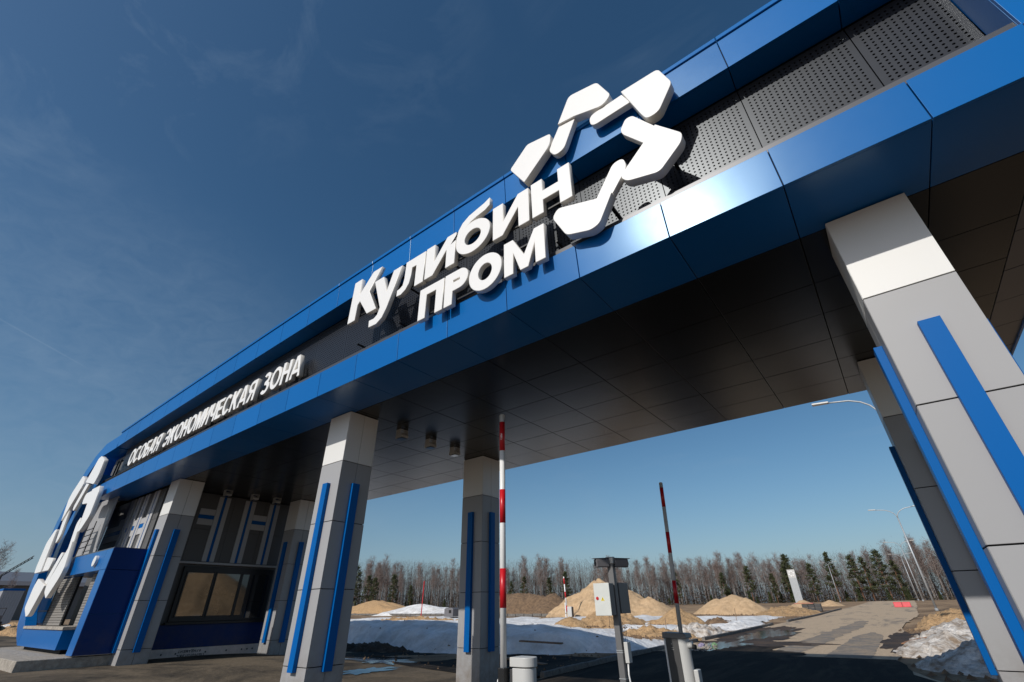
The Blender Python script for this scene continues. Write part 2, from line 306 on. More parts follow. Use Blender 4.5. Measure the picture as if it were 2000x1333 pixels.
# road through the gate, sanded asphalt
def strip(name, y0, y1, dy, lf, rf, M, dz, n=8):
    ys = axis([(y0, y1, dy)]); v = []; f = []
    for y in ys:
        a, b = lf(y), rf(y)
        for k in range(n+1):
            x = a+(b-a)*k/n; v.append((x, y, gz(x, y)+dz))
    for j in range(len(ys)-1):
        for k in range(n): f.append((j*(n+1)+k, j*(n+1)+k+1, (j+1)*(n+1)+k+1, (j+1)*(n+1)+k))
    me = bpy.data.meshes.new(name); me.from_pydata(v, [], f); me.materials.append(M); return struct(link(name, me))
strip('road', 15.4, 190, 1.0, kerb_left, lambda y: road_right(y)+0.25*NO(y*0.7, 3.3), M_road, 0.0)
strip('car_park', -12, 15.38, 0.8, lambda y: -60, lambda y: 14, M_yard, 0.0, 60)
strip('wet_pavement_shade', 15.0, 21.5, 0.5, lambda y: -31, lambda y: kerb_left(y)-0.25, M_wetshade, 0.012, 30)  # wet band, also darkened with the gate's shade
strip('road_shade', 9.0, 25.0, 0.8, lambda y: kerb_left(y)+.12, lambda y: road_right(y)+0.4*NO(y*0.7, 5.3), M_wetshade, 0.006, 10)  # dark sheet that paints the gate's shade onto the road
def blotch(name, cx, cy, rx, ry, M, dz, seed, n=140, rough=0.45, kind='structure'):
    v = [(cx, cy, gz(cx, cy)+dz)]
    for k in range(n):
        a = 2*math.pi*k/n; q = 1+rough*fbm(math.cos(a)*2.2, math.sin(a)*2.2, seed, 7)
        x, y = cx+rx*q*math.cos(a), cy+ry*q*math.sin(a); v.append((x, y, gz(x, y)+dz))
    me = bpy.data.meshes.new(name); me.from_pydata(v, [], [(0, 1+k, 1+(k+1) % n) for k in range(n)]); me.materials.append(M)
    return struct(link(name, me), kind)
blotch('wet_mud', -8.3, 36, 2.0, 9.0, M_mud, 0.008, 4.1)
blotch('wet_mud', -7.4, 30.5, 3.0, 1.6, M_mud, 0.012, 6.1)
blotch('wet_mud', -7.6, 25.0, 2.6, 4.5, M_wetshade, 0.010, 11.1)
blotch('puddle', -8.0, 37.5, 1.2, 4.6, M_water, 0.016, 8.2, rough=0.7)
blotch('puddle', -8.6, 29.0, 0.9, 2.2, M_water, 0.02, 2.2, rough=0.7)
blotch('puddle', -18.9, 15.4, 1.3, 1.7, M_water, 0.022, 5.2, rough=1.1)
blotch('puddle', -16.6, 12.9, .34, 1.2, M_water, 0.020, 7.7, rough=0.9)
blotch('puddle', -21.2, 17.4, 1.0, .6, M_water, 0.026, 9.7, rough=0.9)
blotch('wet_mud', -0.9, 34, 1.0, 6.5, M_mud, 0.01, 14.1, rough=0.35)
M_worn = ground_mat('worn_asphalt', (0.21, 0.19, 0.17), (0.34, 0.27, 0.20), scale=1.1, bump=0.2)
strip('asphalt_patch', 25.2, 40, 0.4, lambda y: -3.55+0.02*(y-25)+.12*NO(y*1.3, 1.1)+.5*sm01(y, 36, 40), lambda y: -1.95+.08*NO(y*1.7, 4.2)-.5*sm01(y, 37, 40), M_worn, 0.006, 6)
strip('asphalt_patch', 25.2, 54, 0.4, lambda y: -5.9+0.055*(y-25)+.3*NO(y*.6, 7.1), lambda y: -4.6+0.055*(y-25)+.3*NO(y*.7, 9.2)-.5*sm01(y, 46, 54), M_worn, 0.006, 6)
# kerb stones
kst = MB().box(-0.09, 0.09, 0, 0.97, -0.12, 0.16).mesh('kerb_stone', M_kerb, bevel=0.015)
kroot = thing('road_kerb', 'row of dark concrete kerb stones along the left road edge', 'kerb', (0, 0, 0))
for i in range(72):
    y = 15.6+i; x = kerb_left(y); dx = kerb_left(y+1)-x
    if 47 < y < 52 or 30.2 < y < 31.5: continue
    o = link('kerb_stone', kst, kroot, (x+rnd.uniform(-.015, .015), y, gz(x, y)+rnd.uniform(-.012, .012))); o.rotation_euler = (math.atan(2.05/135), 0, -math.atan(dx)+rnd.uniform(-.012, .012))

# ------------------------------------------------------------------ snow, heaps
def snow_mask(x, y):
    front = 21.4 - 0.22*(x+29.4) if x < -19 else 19.2 + max(0, x+18.6)*0.72
    front += 0.7*NO(x*0.6, 1.7)+0.45*NO(x*1.9, 4.4)+0.2*NO(x*5.1, 2.2)
    a = sm01(y, front-0.15, front+1.7)
    b = 1-sm01(x, -12.6+0.4*NO(y*.5, 2), -10.95)
    c = 1-sm01(y, 41, 48+2*NO(x*.3, 8))
    d = sm01(x, -70, -52)
    e = sm01(fbm(x*0.17, y*0.2, 31, 5)+0.42-0.5*sm01(y, 29, 38), -0.05, 0.12) if y > 28.5 else 1
    return a*b*c*d*max(e, 1-sm01(y, 28.5, 31))
def snow_z(x, y):
    k = snow_mask(x, y); crest = 0.62+0.55*sm01(-x, 12.5, 17)+0.22*sm01(-x, 18, 28)
    yc = 24.6+0.5*NO(x*0.22, 6.6)
    prof = sm01(y, 17.5, yc) if y < yc else 1-0.68*sm01(y, yc, yc+6.5)
    hgt = crest*prof + 0.12*fbm(x*0.3, y*0.3, 5, 4) + 0.075*fbm(x*1.0, y*1.0, 2)
    return gz(x, y) - 0.12 + k*max(0.14, hgt)
struct(sheet('snow_field', axis([(-70, -34, 1.0), (-34, -10.8, 0.2)]), axis([(17, 34, 0.18), (34, 50, 0.4)]), snow_z, M_snow, keep=lambda x, y: snow_mask(x, y) > 0.01))
def snow2_z(x, y):
    k = fbm(x*0.11, y*0.085, 21, 4)+0.30 - 0.9*sm01(x, kerb_left(y)-3.0, kerb_left(y)-0.6)
    k *= sm01(y, 40, 46)*(1-sm01(y, 62, 70))
    return gz(x, y) - 0.1 + 0.42*min(1, max(0, k*1.5)) + 0.04*fbm(x, y, 3)*sm01(k, 0, .2)
struct(sheet('snow_patches', axis([(-80, -40, 1.4), (-40, -9.5, 0.45)]), axis([(40, 71, 0.45)]), snow2_z, M_snow, keep=lambda x, y: snow2_z(x, y) > gz(x, y)-0.06))
def heap(name, cx, cy, rx, ry, hgt, M, label, cat, seed, lobes=(), rough=0.14, fine=0.05, n=46, power=1.25, group=None):
    """a loose heap: steep flanks at the angle of repose, ridges, clods; lobes: (dx, dy, r, h)"""
    x0 = min([-1.15]+[(dx-r)/rx-.05 for dx, dy, r, lh in lobes]); x1 = max([1.15]+[(dx+r)/rx+.05 for dx, dy, r, lh in lobes])
    y0 = min([-1.15]+[(dy-r)/ry-.05 for dx, dy, r, lh in lobes]); y1 = max([1.15]+[(dy+r)/ry+.05 for dx, dy, r, lh in lobes])
    xs = [x0+(x1-x0)*i/n for i in range(n+1)]; ysn = [y0+(y1-y0)*i/n for i in range(n+1)]; v = []; f = []
    for b in ysn:
        for a in xs:
            x, y = cx+a*rx, cy+b*ry
            q = math.hypot(a, b)*(1+0.22*fbm(a*1.6, b*1.6, seed, 3))
            z = hgt*max(-0.08, 1-q**power)
            for dx, dy, r, lh in lobes:
                z = max(z, lh*max(-0.08, 1-(math.hypot(x-cx-dx, y-cy-dy)/r)**1.2))
            e = min(1, max(0, z/hgt*3+0.2))
            z += e*hgt*(rough*0.5*fbm(x*1.1/max(1, hgt), y*1.1/max(1, hgt), seed+3)) + e*fine*fbm(x*3.1, y*3.1, seed+7) + e*hgt*.05*fbm(math.atan2(y-cy, x-cx)*5.5, q*1.1, seed+11)
            v.append((x, y, gz(x, y)-0.1+z))
    for j in range(n):
        for i in range(n): 
            q = [j*(n+1)+i, j*(n+1)+i+1, (j+1)*(n+1)+i+1, (j+1)*(n+1)+i]
            if max(v[k][2]-gz(v[k][0], v[k][1]) for k in q) > -0.09: f.append(tuple(q))
    me = bpy.data.meshes.new(name); me.from_pydata(v, [], f); me.materials.append(M); me.polygons.foreach_set('use_smooth', [True]*len(f))
    bm = bmesh.new(); bm.from_mesh(me); bmesh.ops.delete(bm, geom=[q for q in bm.verts if not q.link_faces], context='VERTS'); bm.to_mesh(me); bm.free()
    return tag(link(name, me), label, cat, group)
heap('sand_heap', -38.2, 72, 8.4, 7, 5.1, M_sand, 'tallest pale sand heap, behind the camera post', 'sand heap', 1.3, lobes=((5.2, -1.0, 5.2, 3.3), (8.6, -1.5, 4.0, 2.3)), rough=0.24, fine=0.12, n=96, power=1.15)
heap('sand_heap', -22.6, 43, 3.6, 3.2, 1.45, M_sand2, 'low crumbly sand heap on snow in front of the tallest heap', 'sand heap', 5.1, lobes=((-1.9, -2.4, 2.4, 0.95), (1.2, 1.6, 2.6, 1.1)), rough=0.3, fine=0.14, n=64)
heap('sand_heap', -16.7, 45.2, 2.5, 2.6, 1.5, M_sand2, 'smooth cone of sand just behind the leaning barrier arm', 'sand heap', 8.1, lobes=((-2.6, .8, 1.7, .6),), rough=0.08, n=54)
heap('sand_heap', -19.8, 76, 4.9, 4.6, 2.3, M_sand, 'flat-topped pale sand heap left of the road near the wood', 'sand heap', 11.1, lobes=((1.9, -1.2, 3.4, 1.9), (-2.2, 0, 3.6, 1.9)), rough=0.07, n=54)
heap('sand_bank', -12.6, 71, 4.0, 7.5, 0.85, M_sand2, 'long low bank of lumpy sand along the left road edge', 'sand bank', 14.1, rough=0.5, fine=0.2, n=60)
heap('dirt_heap', -13.6, 32, 3.2, 2.2, 0.75, M_sand2, 'lumpy brown dirt heap beside the second barrier cabinet', 'dirt heap', 17.1, rough=0.5, fine=0.2, n=50)
heap('snow_heap', -12.3, 36.5, 2.3, 2.8, 0.75, M_dsnow, 'dirty melting snow heap between kerb and sand cone', 'snow heap', 19.1, rough=0.5, fine=0.2, n=50)
heap('soil_heap', -14.3, 48.5, 1.5, 1.8, 0.6, M_soil, 'small dark brown soil heap on a snow patch', 'soil heap', 23.1, rough=0.4, fine=0.15, n=36)
heap('snow_heap', -11.6, 44.5, 2.2, 3.5, 0.5, M_snow, 'clean white snow heap beside the puddled road edge', 'snow heap', 29.1, rough=0.4, fine=0.1, n=40)
heap('snow_heap', -92, 84, 14.5, 6, 2.25, M_snow, 'broad white snow heap seen between the two middle columns', 'snow heap', 31.1, rough=0.12, n=50)
heap('sand_bank', -55, 49.5, 12.5, 2.4, 0.75, M_sand2, 'narrow ridge of crumbly sand beyond the shaded snow', 'sand bank', 37.1, rough=0.6, fine=0.2, n=90)
heap('soil_bank', -60, 79, 13.5, 4.5, 3.4, M_soil, 'tall brown earth bank left of the tallest sand heap', 'earth bank', 41.1, lobes=((8, 0.5, 5.5, 3.3), (-6, 0, 7, 3.2)), rough=0.22, fine=0.25, n=80, power=2.2)
heap('soil_bank', -130, 101, 19, 6, 3.6, M_sand2, 'low sand rise under the pine clump between the columns', 'earth bank', 43.1, rough=0.2, fine=0.1, n=50)
heap('sand_heap', -15.5, 104, 2.6, 2.6, 1.2, M_sand, 'distant small sand heap beside the grey pylon', 'sand heap', 47.1, lobes=((3.4, 6, 2.4, 1.0),), n=36)
heap('dirt_heap', 1.9, 45.5, 2.7, 4.2, 1.15, M_sand2, 'rough brown sand heap on the right road edge under the lamps', 'dirt heap', 53.1, rough=0.4, fine=0.2, n=50)
heap('snow_heap', 1.5, 34.5, 2.3, 5.2, 0.95, M_dsnow, 'lumpy grey snow bank beside the right column', 'snow heap', 59.1, lobes=((-.9, -6.5, 2.2, .85), (.3, -10.5, 2.6, .9)), rough=0.34, fine=0.13, n=80)
heap('snow_heap', 5.2, 66, 4.2, 10, 0.5, M_snow, 'flat white snow patch beyond the right heap', 'snow heap', 61.1, rough=0.3, n=40)
heap('sand_heap', 40, 36, 14, 13, 8.5, M_sand, 'high sand heap added out of view as a reflection for the guard room window', 'sand heap', 73.1, rough=0.2, n=50)  # unseen heap, put in to give the window something brown to mirror
heap('snow_heap', 26, 31, 5, 7, 1.7, M_snow, 'snow heap added out of view below the sand heap for the window reflection', 'snow heap', 79.1, rough=0.3, n=36)  # unseen too, added as the pale foot of that reflection
heap('mud_heap', -26.5, 20.3, 4.2, 1.7, 0.42, M_mud, 'dark muddy slush at the front edge of the shaded snow', 'mud heap', 67.1, rough=0.9, fine=0.16, n=60)
heap('dirt_heap', -62, 11.5, 9, 3.2, 0.9, M_sand2, 'rust-brown rubble heap left of the gate end', 'dirt heap', 71.1, rough=0.6, fine=0.25, n=50)
# ------------------------------------------------------------------ the gate
PX = [2.12-1.684*k for k in range(21)]          # panel joints along the gate
XE, XR = -31.0, 3.9
def sag(x):
    t = max(0, (-8-x)/25); return 0.62*t**1.3
gate = thing('entrance_gate', 'long blue entrance gate with perforated band spanning the road', 'gate', (-14, 10, 0))
GO = Vector((-14, 10, 0))
def gpart(name, mb, M, bevel=0.0, label=None):
    mb.v = [tuple(Vector(p)-GO) for p in mb.v]
    return link(name, mb.mesh(name, M, bevel=bevel), gate, label=label)
edges = [XR-0.006, 3.25]+[x for x in PX if x > XE]+[XE]
G = 0.008
def spans():
    for a, b in zip(edges[1:], edges[:-1]): yield a+G, b-G
# core bodies behind the cladding
gpart('core', MB().box(XE, XR-0.05, 6.72, 8.6, 7.34, 10.3).box(XE, XR-0.05, 8.6, 15.5, 7.34, 7.75), M_dark)
gpart('core', MB().box(XE, XR-0.05, 6.02, 6.72, 7.32, 7.98), M_dark)
gpart('core', MB().quadprism([(XE, 6.02, 10.42-sag(XE)), (-8, 6.02, 10.42), (-8, 6.02, 11.08), (XE, 6.02, 11.08-sag(XE))], (0, 2.5, 0)).box(-8, XR-0.05, 6.02, 8.5, 10.42, 11.08), M_dark)
for a, b in spans():
    sa, sb = sag(a), sag(b)
    # lower fascia, then the blue underside strip, then the upper fascia and its underside
    gpart('fascia_panel', MB().quadprism([(a, 5.975, 7.27-.26*sa), (b, 5.975, 7.27-.26*sb), (b, 5.935, 8.02-.37*sb), (a, 5.935, 8.02-.37*sa)], (0, .05, 0)), M_blue, 0.004)
    gpart('fascia_panel', MB().quadprism([(a, 5.975, 10.34-.95*sa), (b, 5.975, 10.34-.95*sb), (b, 5.935, 11.12-sb), (a, 5.935, 11.12-sa)], (0, .05, 0)), M_blue, 0.004)
    gpart('upper_soffit_panel', MB().quadprism([(a, 6.03, 10.34-.95*sa), (b, 6.03, 10.34-.95*sb), (b, 6.50, 10.34-.95*sb), (a, 6.50, 10.34-.95*sa)], (0, 0, .04)), M_blue, 0.003)
    gpart('edge_soffit_panel', MB().quadprism([(a, 6.03, 7.272-.26*sa), (b, 6.03, 7.272-.26*sb), (b, 7.36, 7.272), (a, 7.36, 7.272)], (0, 0, .04)), M_blue if a < 3.2 else M_soffit_sky, 0.003)
    gpart('coping', MB().quadprism([(a-.002, 5.90, 11.135-sa), (b+.002, 5.90, 11.135-sb), (b+.002, 5.90, 11.24-sb), (a-.002, 5.90, 11.24-sa)], (0, 2.7, 0)), M_blue, 0.01)
# black shadow line and grey rail over the lower fascia
gpart('shadow_gap', MB().box(XE, XR-.02, 6.0, 6.5, 7.985, 8.03), M_dark)
gpart('rail', MB().quadprism([(XE, 6.03, 8.05-.37*sag(XE)), (-8, 6.03, 8.05), (-8, 6.03, 8.2), (XE, 6.03, 8.2-.37*sag(XE))], (0, .05, 0)).box(-7.995, 3.25, 6.03, 6.08, 8.05, 8.2), M_trim)
# perforated panels, every hole cut
def perf_mesh(w, h, p=0.0815, r=0.0195):
    nx = int((w-0.06)/p); nz = int((h-0.06)/p); x0 = (w-nx*p)/2; z0 = (h-nz*p)/2; v = []; f = []; idx = {}
    def V(x, y, z):
        k = (round(x, 4), round(y, 4), round(z, 4))
        if k not in idx: idx[k] = len(v); v.append((x, y, z))
        return idx[k]
    for i in range(nx):
        for j in range(nz):
            cx, cz = x0+(i+.5)*p, z0+(j+.5)*p; q = p/2
            oc = [(cx+q, cz), (cx+q, cz+q), (cx, cz+q), (cx-q, cz+q), (cx-q, cz), (cx-q, cz-q), (cx, cz-q), (cx+q, cz-q)]
            ic = [(cx+r*math.cos(k*math.pi/4), cz+r*math.sin(k*math.pi/4)) for k in range(8)]
            for k in range(8):
                a, b, c, d = oc[k], oc[(k+1) % 8], ic[(k+1) % 8], ic[k]
                f.append((V(a[0], 0, a[1]), V(d[0], 0, d[1]), V(c[0], 0, c[1]), V(b[0], 0, b[1])))
                f.append((V(d[0], 0, d[1]), V(d[0], .012, d[1]), V(c[0], .012, c[1]), V(c[0], 0, c[1])))
    xa, xb, za, zb = x0, x0+nx*p, z0, z0+nz*p
    def qd(x1, x2, z1, z2): f.append((V(x1, 0, z1), V(x2, 0, z1), V(x2, 0, z2), V(x1, 0, z2)))
    qd(0, xa, 0, h); qd(xb, w, 0, h); qd(xa, xb, 0, za); qd(xa, xb, zb, h)
    for e in (((0, 0), (w, 0)), ((w, 0), (w, h)), ((w, h), (0, h)), ((0, h), (0, 0))):
        (x1, z1), (x2, z2) = e; f.append((V(x1, 0, z1), V(x1, .04, z1), V(x2, .04, z2), V(x2, 0, z2)))
    me = bpy.data.meshes.new('perforated_panel'); me.from_pydata(v, [], f); me.materials.append(M_perf); return me
PM = {}
for a, b in spans():
    if a > 3.2: continue
    k = round(b-a, 2); hh = 2.26
    if k not in PM: PM[k] = perf_mesh(b-a, hh)
    o = link('perforated_panel', PM[k], gate, Vector((a, 6.56, 8.0-.6*sag(a)))-GO); o.rotation_euler = (R(2.2), 0, 0)
gpart('backing', MB().box(XE, 3.25, 6.66, 6.7, 7.9, 10.32), M_dark)
# closed right end of the recess, end face
gpart('end_panel', MB().box(3.255, XR-.004, 5.97, 6.02, 8.035, 10.33), M_blue, 0.004)
gpart('end_panel', MB().box(3.252, 3.29, 6.02, 6.52, 8.035, 10.33), M_blue, 0.004)
for k, (y0, y1) in enumerate(((5.965, 7.36), (7.376, 8.9), (8.916, 10.2), (10.216, 11.5), (11.516, 12.8), (12.816, 14.18), (14.196, 15.56))):
    gpart('side_panel', MB().box(XR-.045, XR, y0, y1, 7.275, 11.12 if y1 < 8.95 else 7.78), M_blue, 0.004)
gpart('side_panel', MB().box(XE+.02, XR-.02, 15.52, 15.565, 7.285, 7.78), M_blue, 0.004, 'rear fascia strip')
# soffit tiles
rows = [7.37, 8.91, 10.2, 11.5, 12.8, 14.18, 15.56]
SM = {}
for a, b in spans():
    for y0, y1 in zip(rows[:-1], rows[1:]):
        st_ = a > 3.2
        if st_: y0 += .5 if y0 > 8 else 0; y1 = min(15.56, y1+.5)
        if y1-y0 < .2: continue
        k = (round(b-a, 3), round(y1-y0, 3), st_)
        if k not in SM:
            SM[k] = MB().box(0, b-a, G, y1-y0-G, 0, .045).mesh('soffit_panel', M_soffit_sky if st_ else M_soffit, bevel=0.003)
        o = link('soffit_panel', SM[k], gate, Vector((a, y0, 7.27+rnd.uniform(-.002, .002)))-GO)
        if st_: o.rotation_euler = (0, -R(4), 0)
# left end: swept blue frame around the big emblem
outer = [(-31.02, 10.53), (-33.5, 10.5), (-34.76, 10.06), (-35.65, 9.35), (-36.41, 8.45), (-36.85, 7.6), (-37.06, 6.7), (-36.95, 5), (-36.3, 3.25), (-35.15, 1.75), (-34.3, 1.3), (-33.42, .97)]
inner = [(-31.02, 9.78), (-33.2, 9.74), (-34.2, 9.36), (-34.95, 8.8), (-35.65, 8.0), (-36.0, 7.35), (-36.18, 6.6), (-36.08, 5.1), (-35.5, 3.6), (-34.55, 2.3), (-33.95, 1.95), (-33.42, 1.63)]
for i in range(len(outer)-1):
    pts = [(inner[i][0], 5.96, inner[i][1]), (outer[i][0], 5.96, outer[i][1]), (outer[i+1][0], 5.96, outer[i+1][1]), (inner[i+1][0], 5.96, inner[i+1][1])]
    gpart('end_frame_panel', MB().quadprism(pts, (0, 2.4 if i < 6 else .42, 0)), M_blue, 0.006)
    pts = [(inner[i][0]+.02, 5.92, inner[i][1]), (outer[i][0]*1.0-.03, 5.92, outer[i][1]+.03), (outer[i+1][0]-.03, 5.92, outer[i+1][1]+.03)]
gpart('end_backing', MB().quadprism([(x, 7.0, z) for x, z in [(-32.4, 9.7), (-33.2, 9.65), (-34.9, 8.75), (-35.9, 7.4), (-36.1, 6.6), (-36.0, 5.1), (-35.7, 4.3), (-32.4, 4.3)]], (0, .1, 0)), M_navy)
gpart('end_core', MB().box(-35.5, XE-.01, 7.15, 15.3, 7.28, 9.6), M_dark)
mb = MB(); cx, cz = -32.3, 5.7
for k in range(16):
    a0, a1 = R(92+k*9), R(92+(k+1)*9)
    mb.quadprism([(cx+r_*math.cos(a), 6.12, cz+r_*math.sin(a)) for r_, a in ((2.15, a0), (2.95, a0), (2.95, a1), (2.15, a1))], (0, .85, 0))
gpart('hub_ring', mb, M_blue)
gpart('end_wall_panel', MB().box(-32.9, -29.6, 6.55, 6.62, 4.5, 7.24), M_grey, 0.004, 'pale grey wall behind the big emblem')
gpart('end_wall_panel', MB().box(-33.0, -30.9, 6.6, 6.66, 8.0, 9.6), M_wallg, 0.004)
lad = thing('wall_ladder', 'small dark steel ladder on the pale wall behind the left emblem', 'ladder', (-31.2, 6.35, 4.6))
for x in (-.62, .62): link('rail', MB().tube([(x, 0, 0), (x, 0, 1.5)], .025, 6).mesh('rail', M_frame), lad)
for z in (.35, .62, .9, 1.18): link('rung', MB().tube([(-.62, 0, z), (.62, 0, z)], .022, 6).mesh('rung', M_frame), lad)
fr = thing('steel_bracket', 'dark steel bracket at the left end of the perforated band', 'bracket', (-30.6, 6.2, 8.05))
for x in (0, .45): link('upright', MB().box(x-.03, x+.03, 0, .06, 0, 1.0).mesh('upright', M_frame), fr)
for z in (.05, .95): link('crossbar', MB().box(-.5, .45, 0.07, .12, z-.025, z+.025).mesh('crossbar', M_frame), fr)

# ------------------------------------------------------------------ columns
def column_proto(W_=1.01, zbot=-0.05):
    root = thing('gate_column', '', 'column', (0, 0, 0), 'panelled columns carrying the gate')
    h = W_/2; zs = [zbot, .98, 2.58, 4.17, 5.78, 7.255]
    link('core', MB().box(-h+.03, h-.03, -h+.03, h-.03, zbot, 7.31).mesh('core', M_dark), root)
    for i in range(5):
        a, b = zs[i]+.012, zs[i+1]-.006; M = M_white if i == 4 else M_grey
        fm = MB().box(-h+.002, h-.002, -h, -h+.028, a, b).mesh('panel', M, bevel=.003); link('panel', fm, root)
        fm2 = MB().box(-h+.002, h-.002, h-.028, h, a, b).mesh('panel', M, bevel=.003); link('panel', fm2, root)
        for s in (-1, 1):
            for y0, y1 in ((-h+.03, -.006), (.006, h-.03)):
                x0, x1 = (h-.026, h+.002) if s > 0 else (-h-.002, -h+.026)
                link('panel', MB().box(x0, x1, y0, y1, a, b).mesh('panel', M, bevel=.003), root)
    for ax in range(4):
        w = .115; d0, d1 = h+.003, h+.105
        if ax == 0: q = (-w, w, -d1, -d0)
        elif ax == 1: q = (-w, w, d0, d1)
        elif ax == 2: q = (d0, d1, -w, w)
        else: q = (-d1, -d0, -w, w)
        link('accent_strip', MB().box(*q, .88, 5.2).mesh('accent_strip', M_bluestrip, bevel=.006), root)
    return root
col0 = column_proto(); kids(col0)
cols = [(1.31, 7.71, 'nearest tall column at the right edge, sunlit grey with blue strips'),
        (1.31, 13.74, 'shaded rear column half hidden behind the nearest right column'),
        (-12.03, 7.72, 'front column left of the road, lit on its left face'),
        (-12.04, 13.78, 'rear column just left of the white and red barrier arm'),
        (-24.38, 7.71, 'leftmost front column standing beside the blue booth'),
        (-24.62, 13.55, 'dim rear column at the right end of the guard room window')]
for i, (x, y, lb) in enumerate(cols):
    o = col0 if i == 0 else copy_tree(col0)
    o.location = (x, y, 0); o['label'] = lb

# ------------------------------------------------------------------ floodlights under the soffit
def flood():
    root = thing('floodlight', '', 'floodlight', (0, 0, 0), 'floodlights hanging under the soffit')
    mb = MB().box(-.13, .13, -.19, -.17, -.26, 0).box(-.13, .13, .17, .19, -.26, 0).box(-.13, .13, -.17, .17, -.02, 0)
    link('bracket', mb.mesh('bracket', M_lampgrey), root)
    b = MB(); b.quadprism([(-.2, -.16, -.30), (-.16, -.16, -.2), (.14, -.16, -.2), (.2, -.16, -.27), (.2, -.16, -.36), (-.18, -.16, -.38)], (0, .32, 0))
    bd = link('housing', b.mesh('housing', M_lampgrey, bevel=.01), root)
    link('lens', MB().box(-.15, .16, -.13, .13, -.40, -.383).mesh('lens', M_glass), bd)
    f = MB()
    for k in range(6): f.box(-.15, .13, -.14+k*.05, -.13+k*.05, -.2, -.15)
    link('cooling_fins', f.mesh('cooling_fins', M_lampgrey), bd)
    return root
f0 = flood(); kids(f0); first = True
for x, ys, w in ((-11.72, (9.36, 10.66, 11.88), 'beside the middle columns'), (-24.75, (9.64, 10.95, 12.1), 'over the guard room wall')):
    for k, y in enumerate(ys):
        o = f0 if first else copy_tree(f0); first = False
        o.location = (x, y, 7.262); o.scale = (.85, .85, .72); o['label'] = '%s of three grey floodlights %s' % (('nearest', 'middle', 'farthest')[k], w)

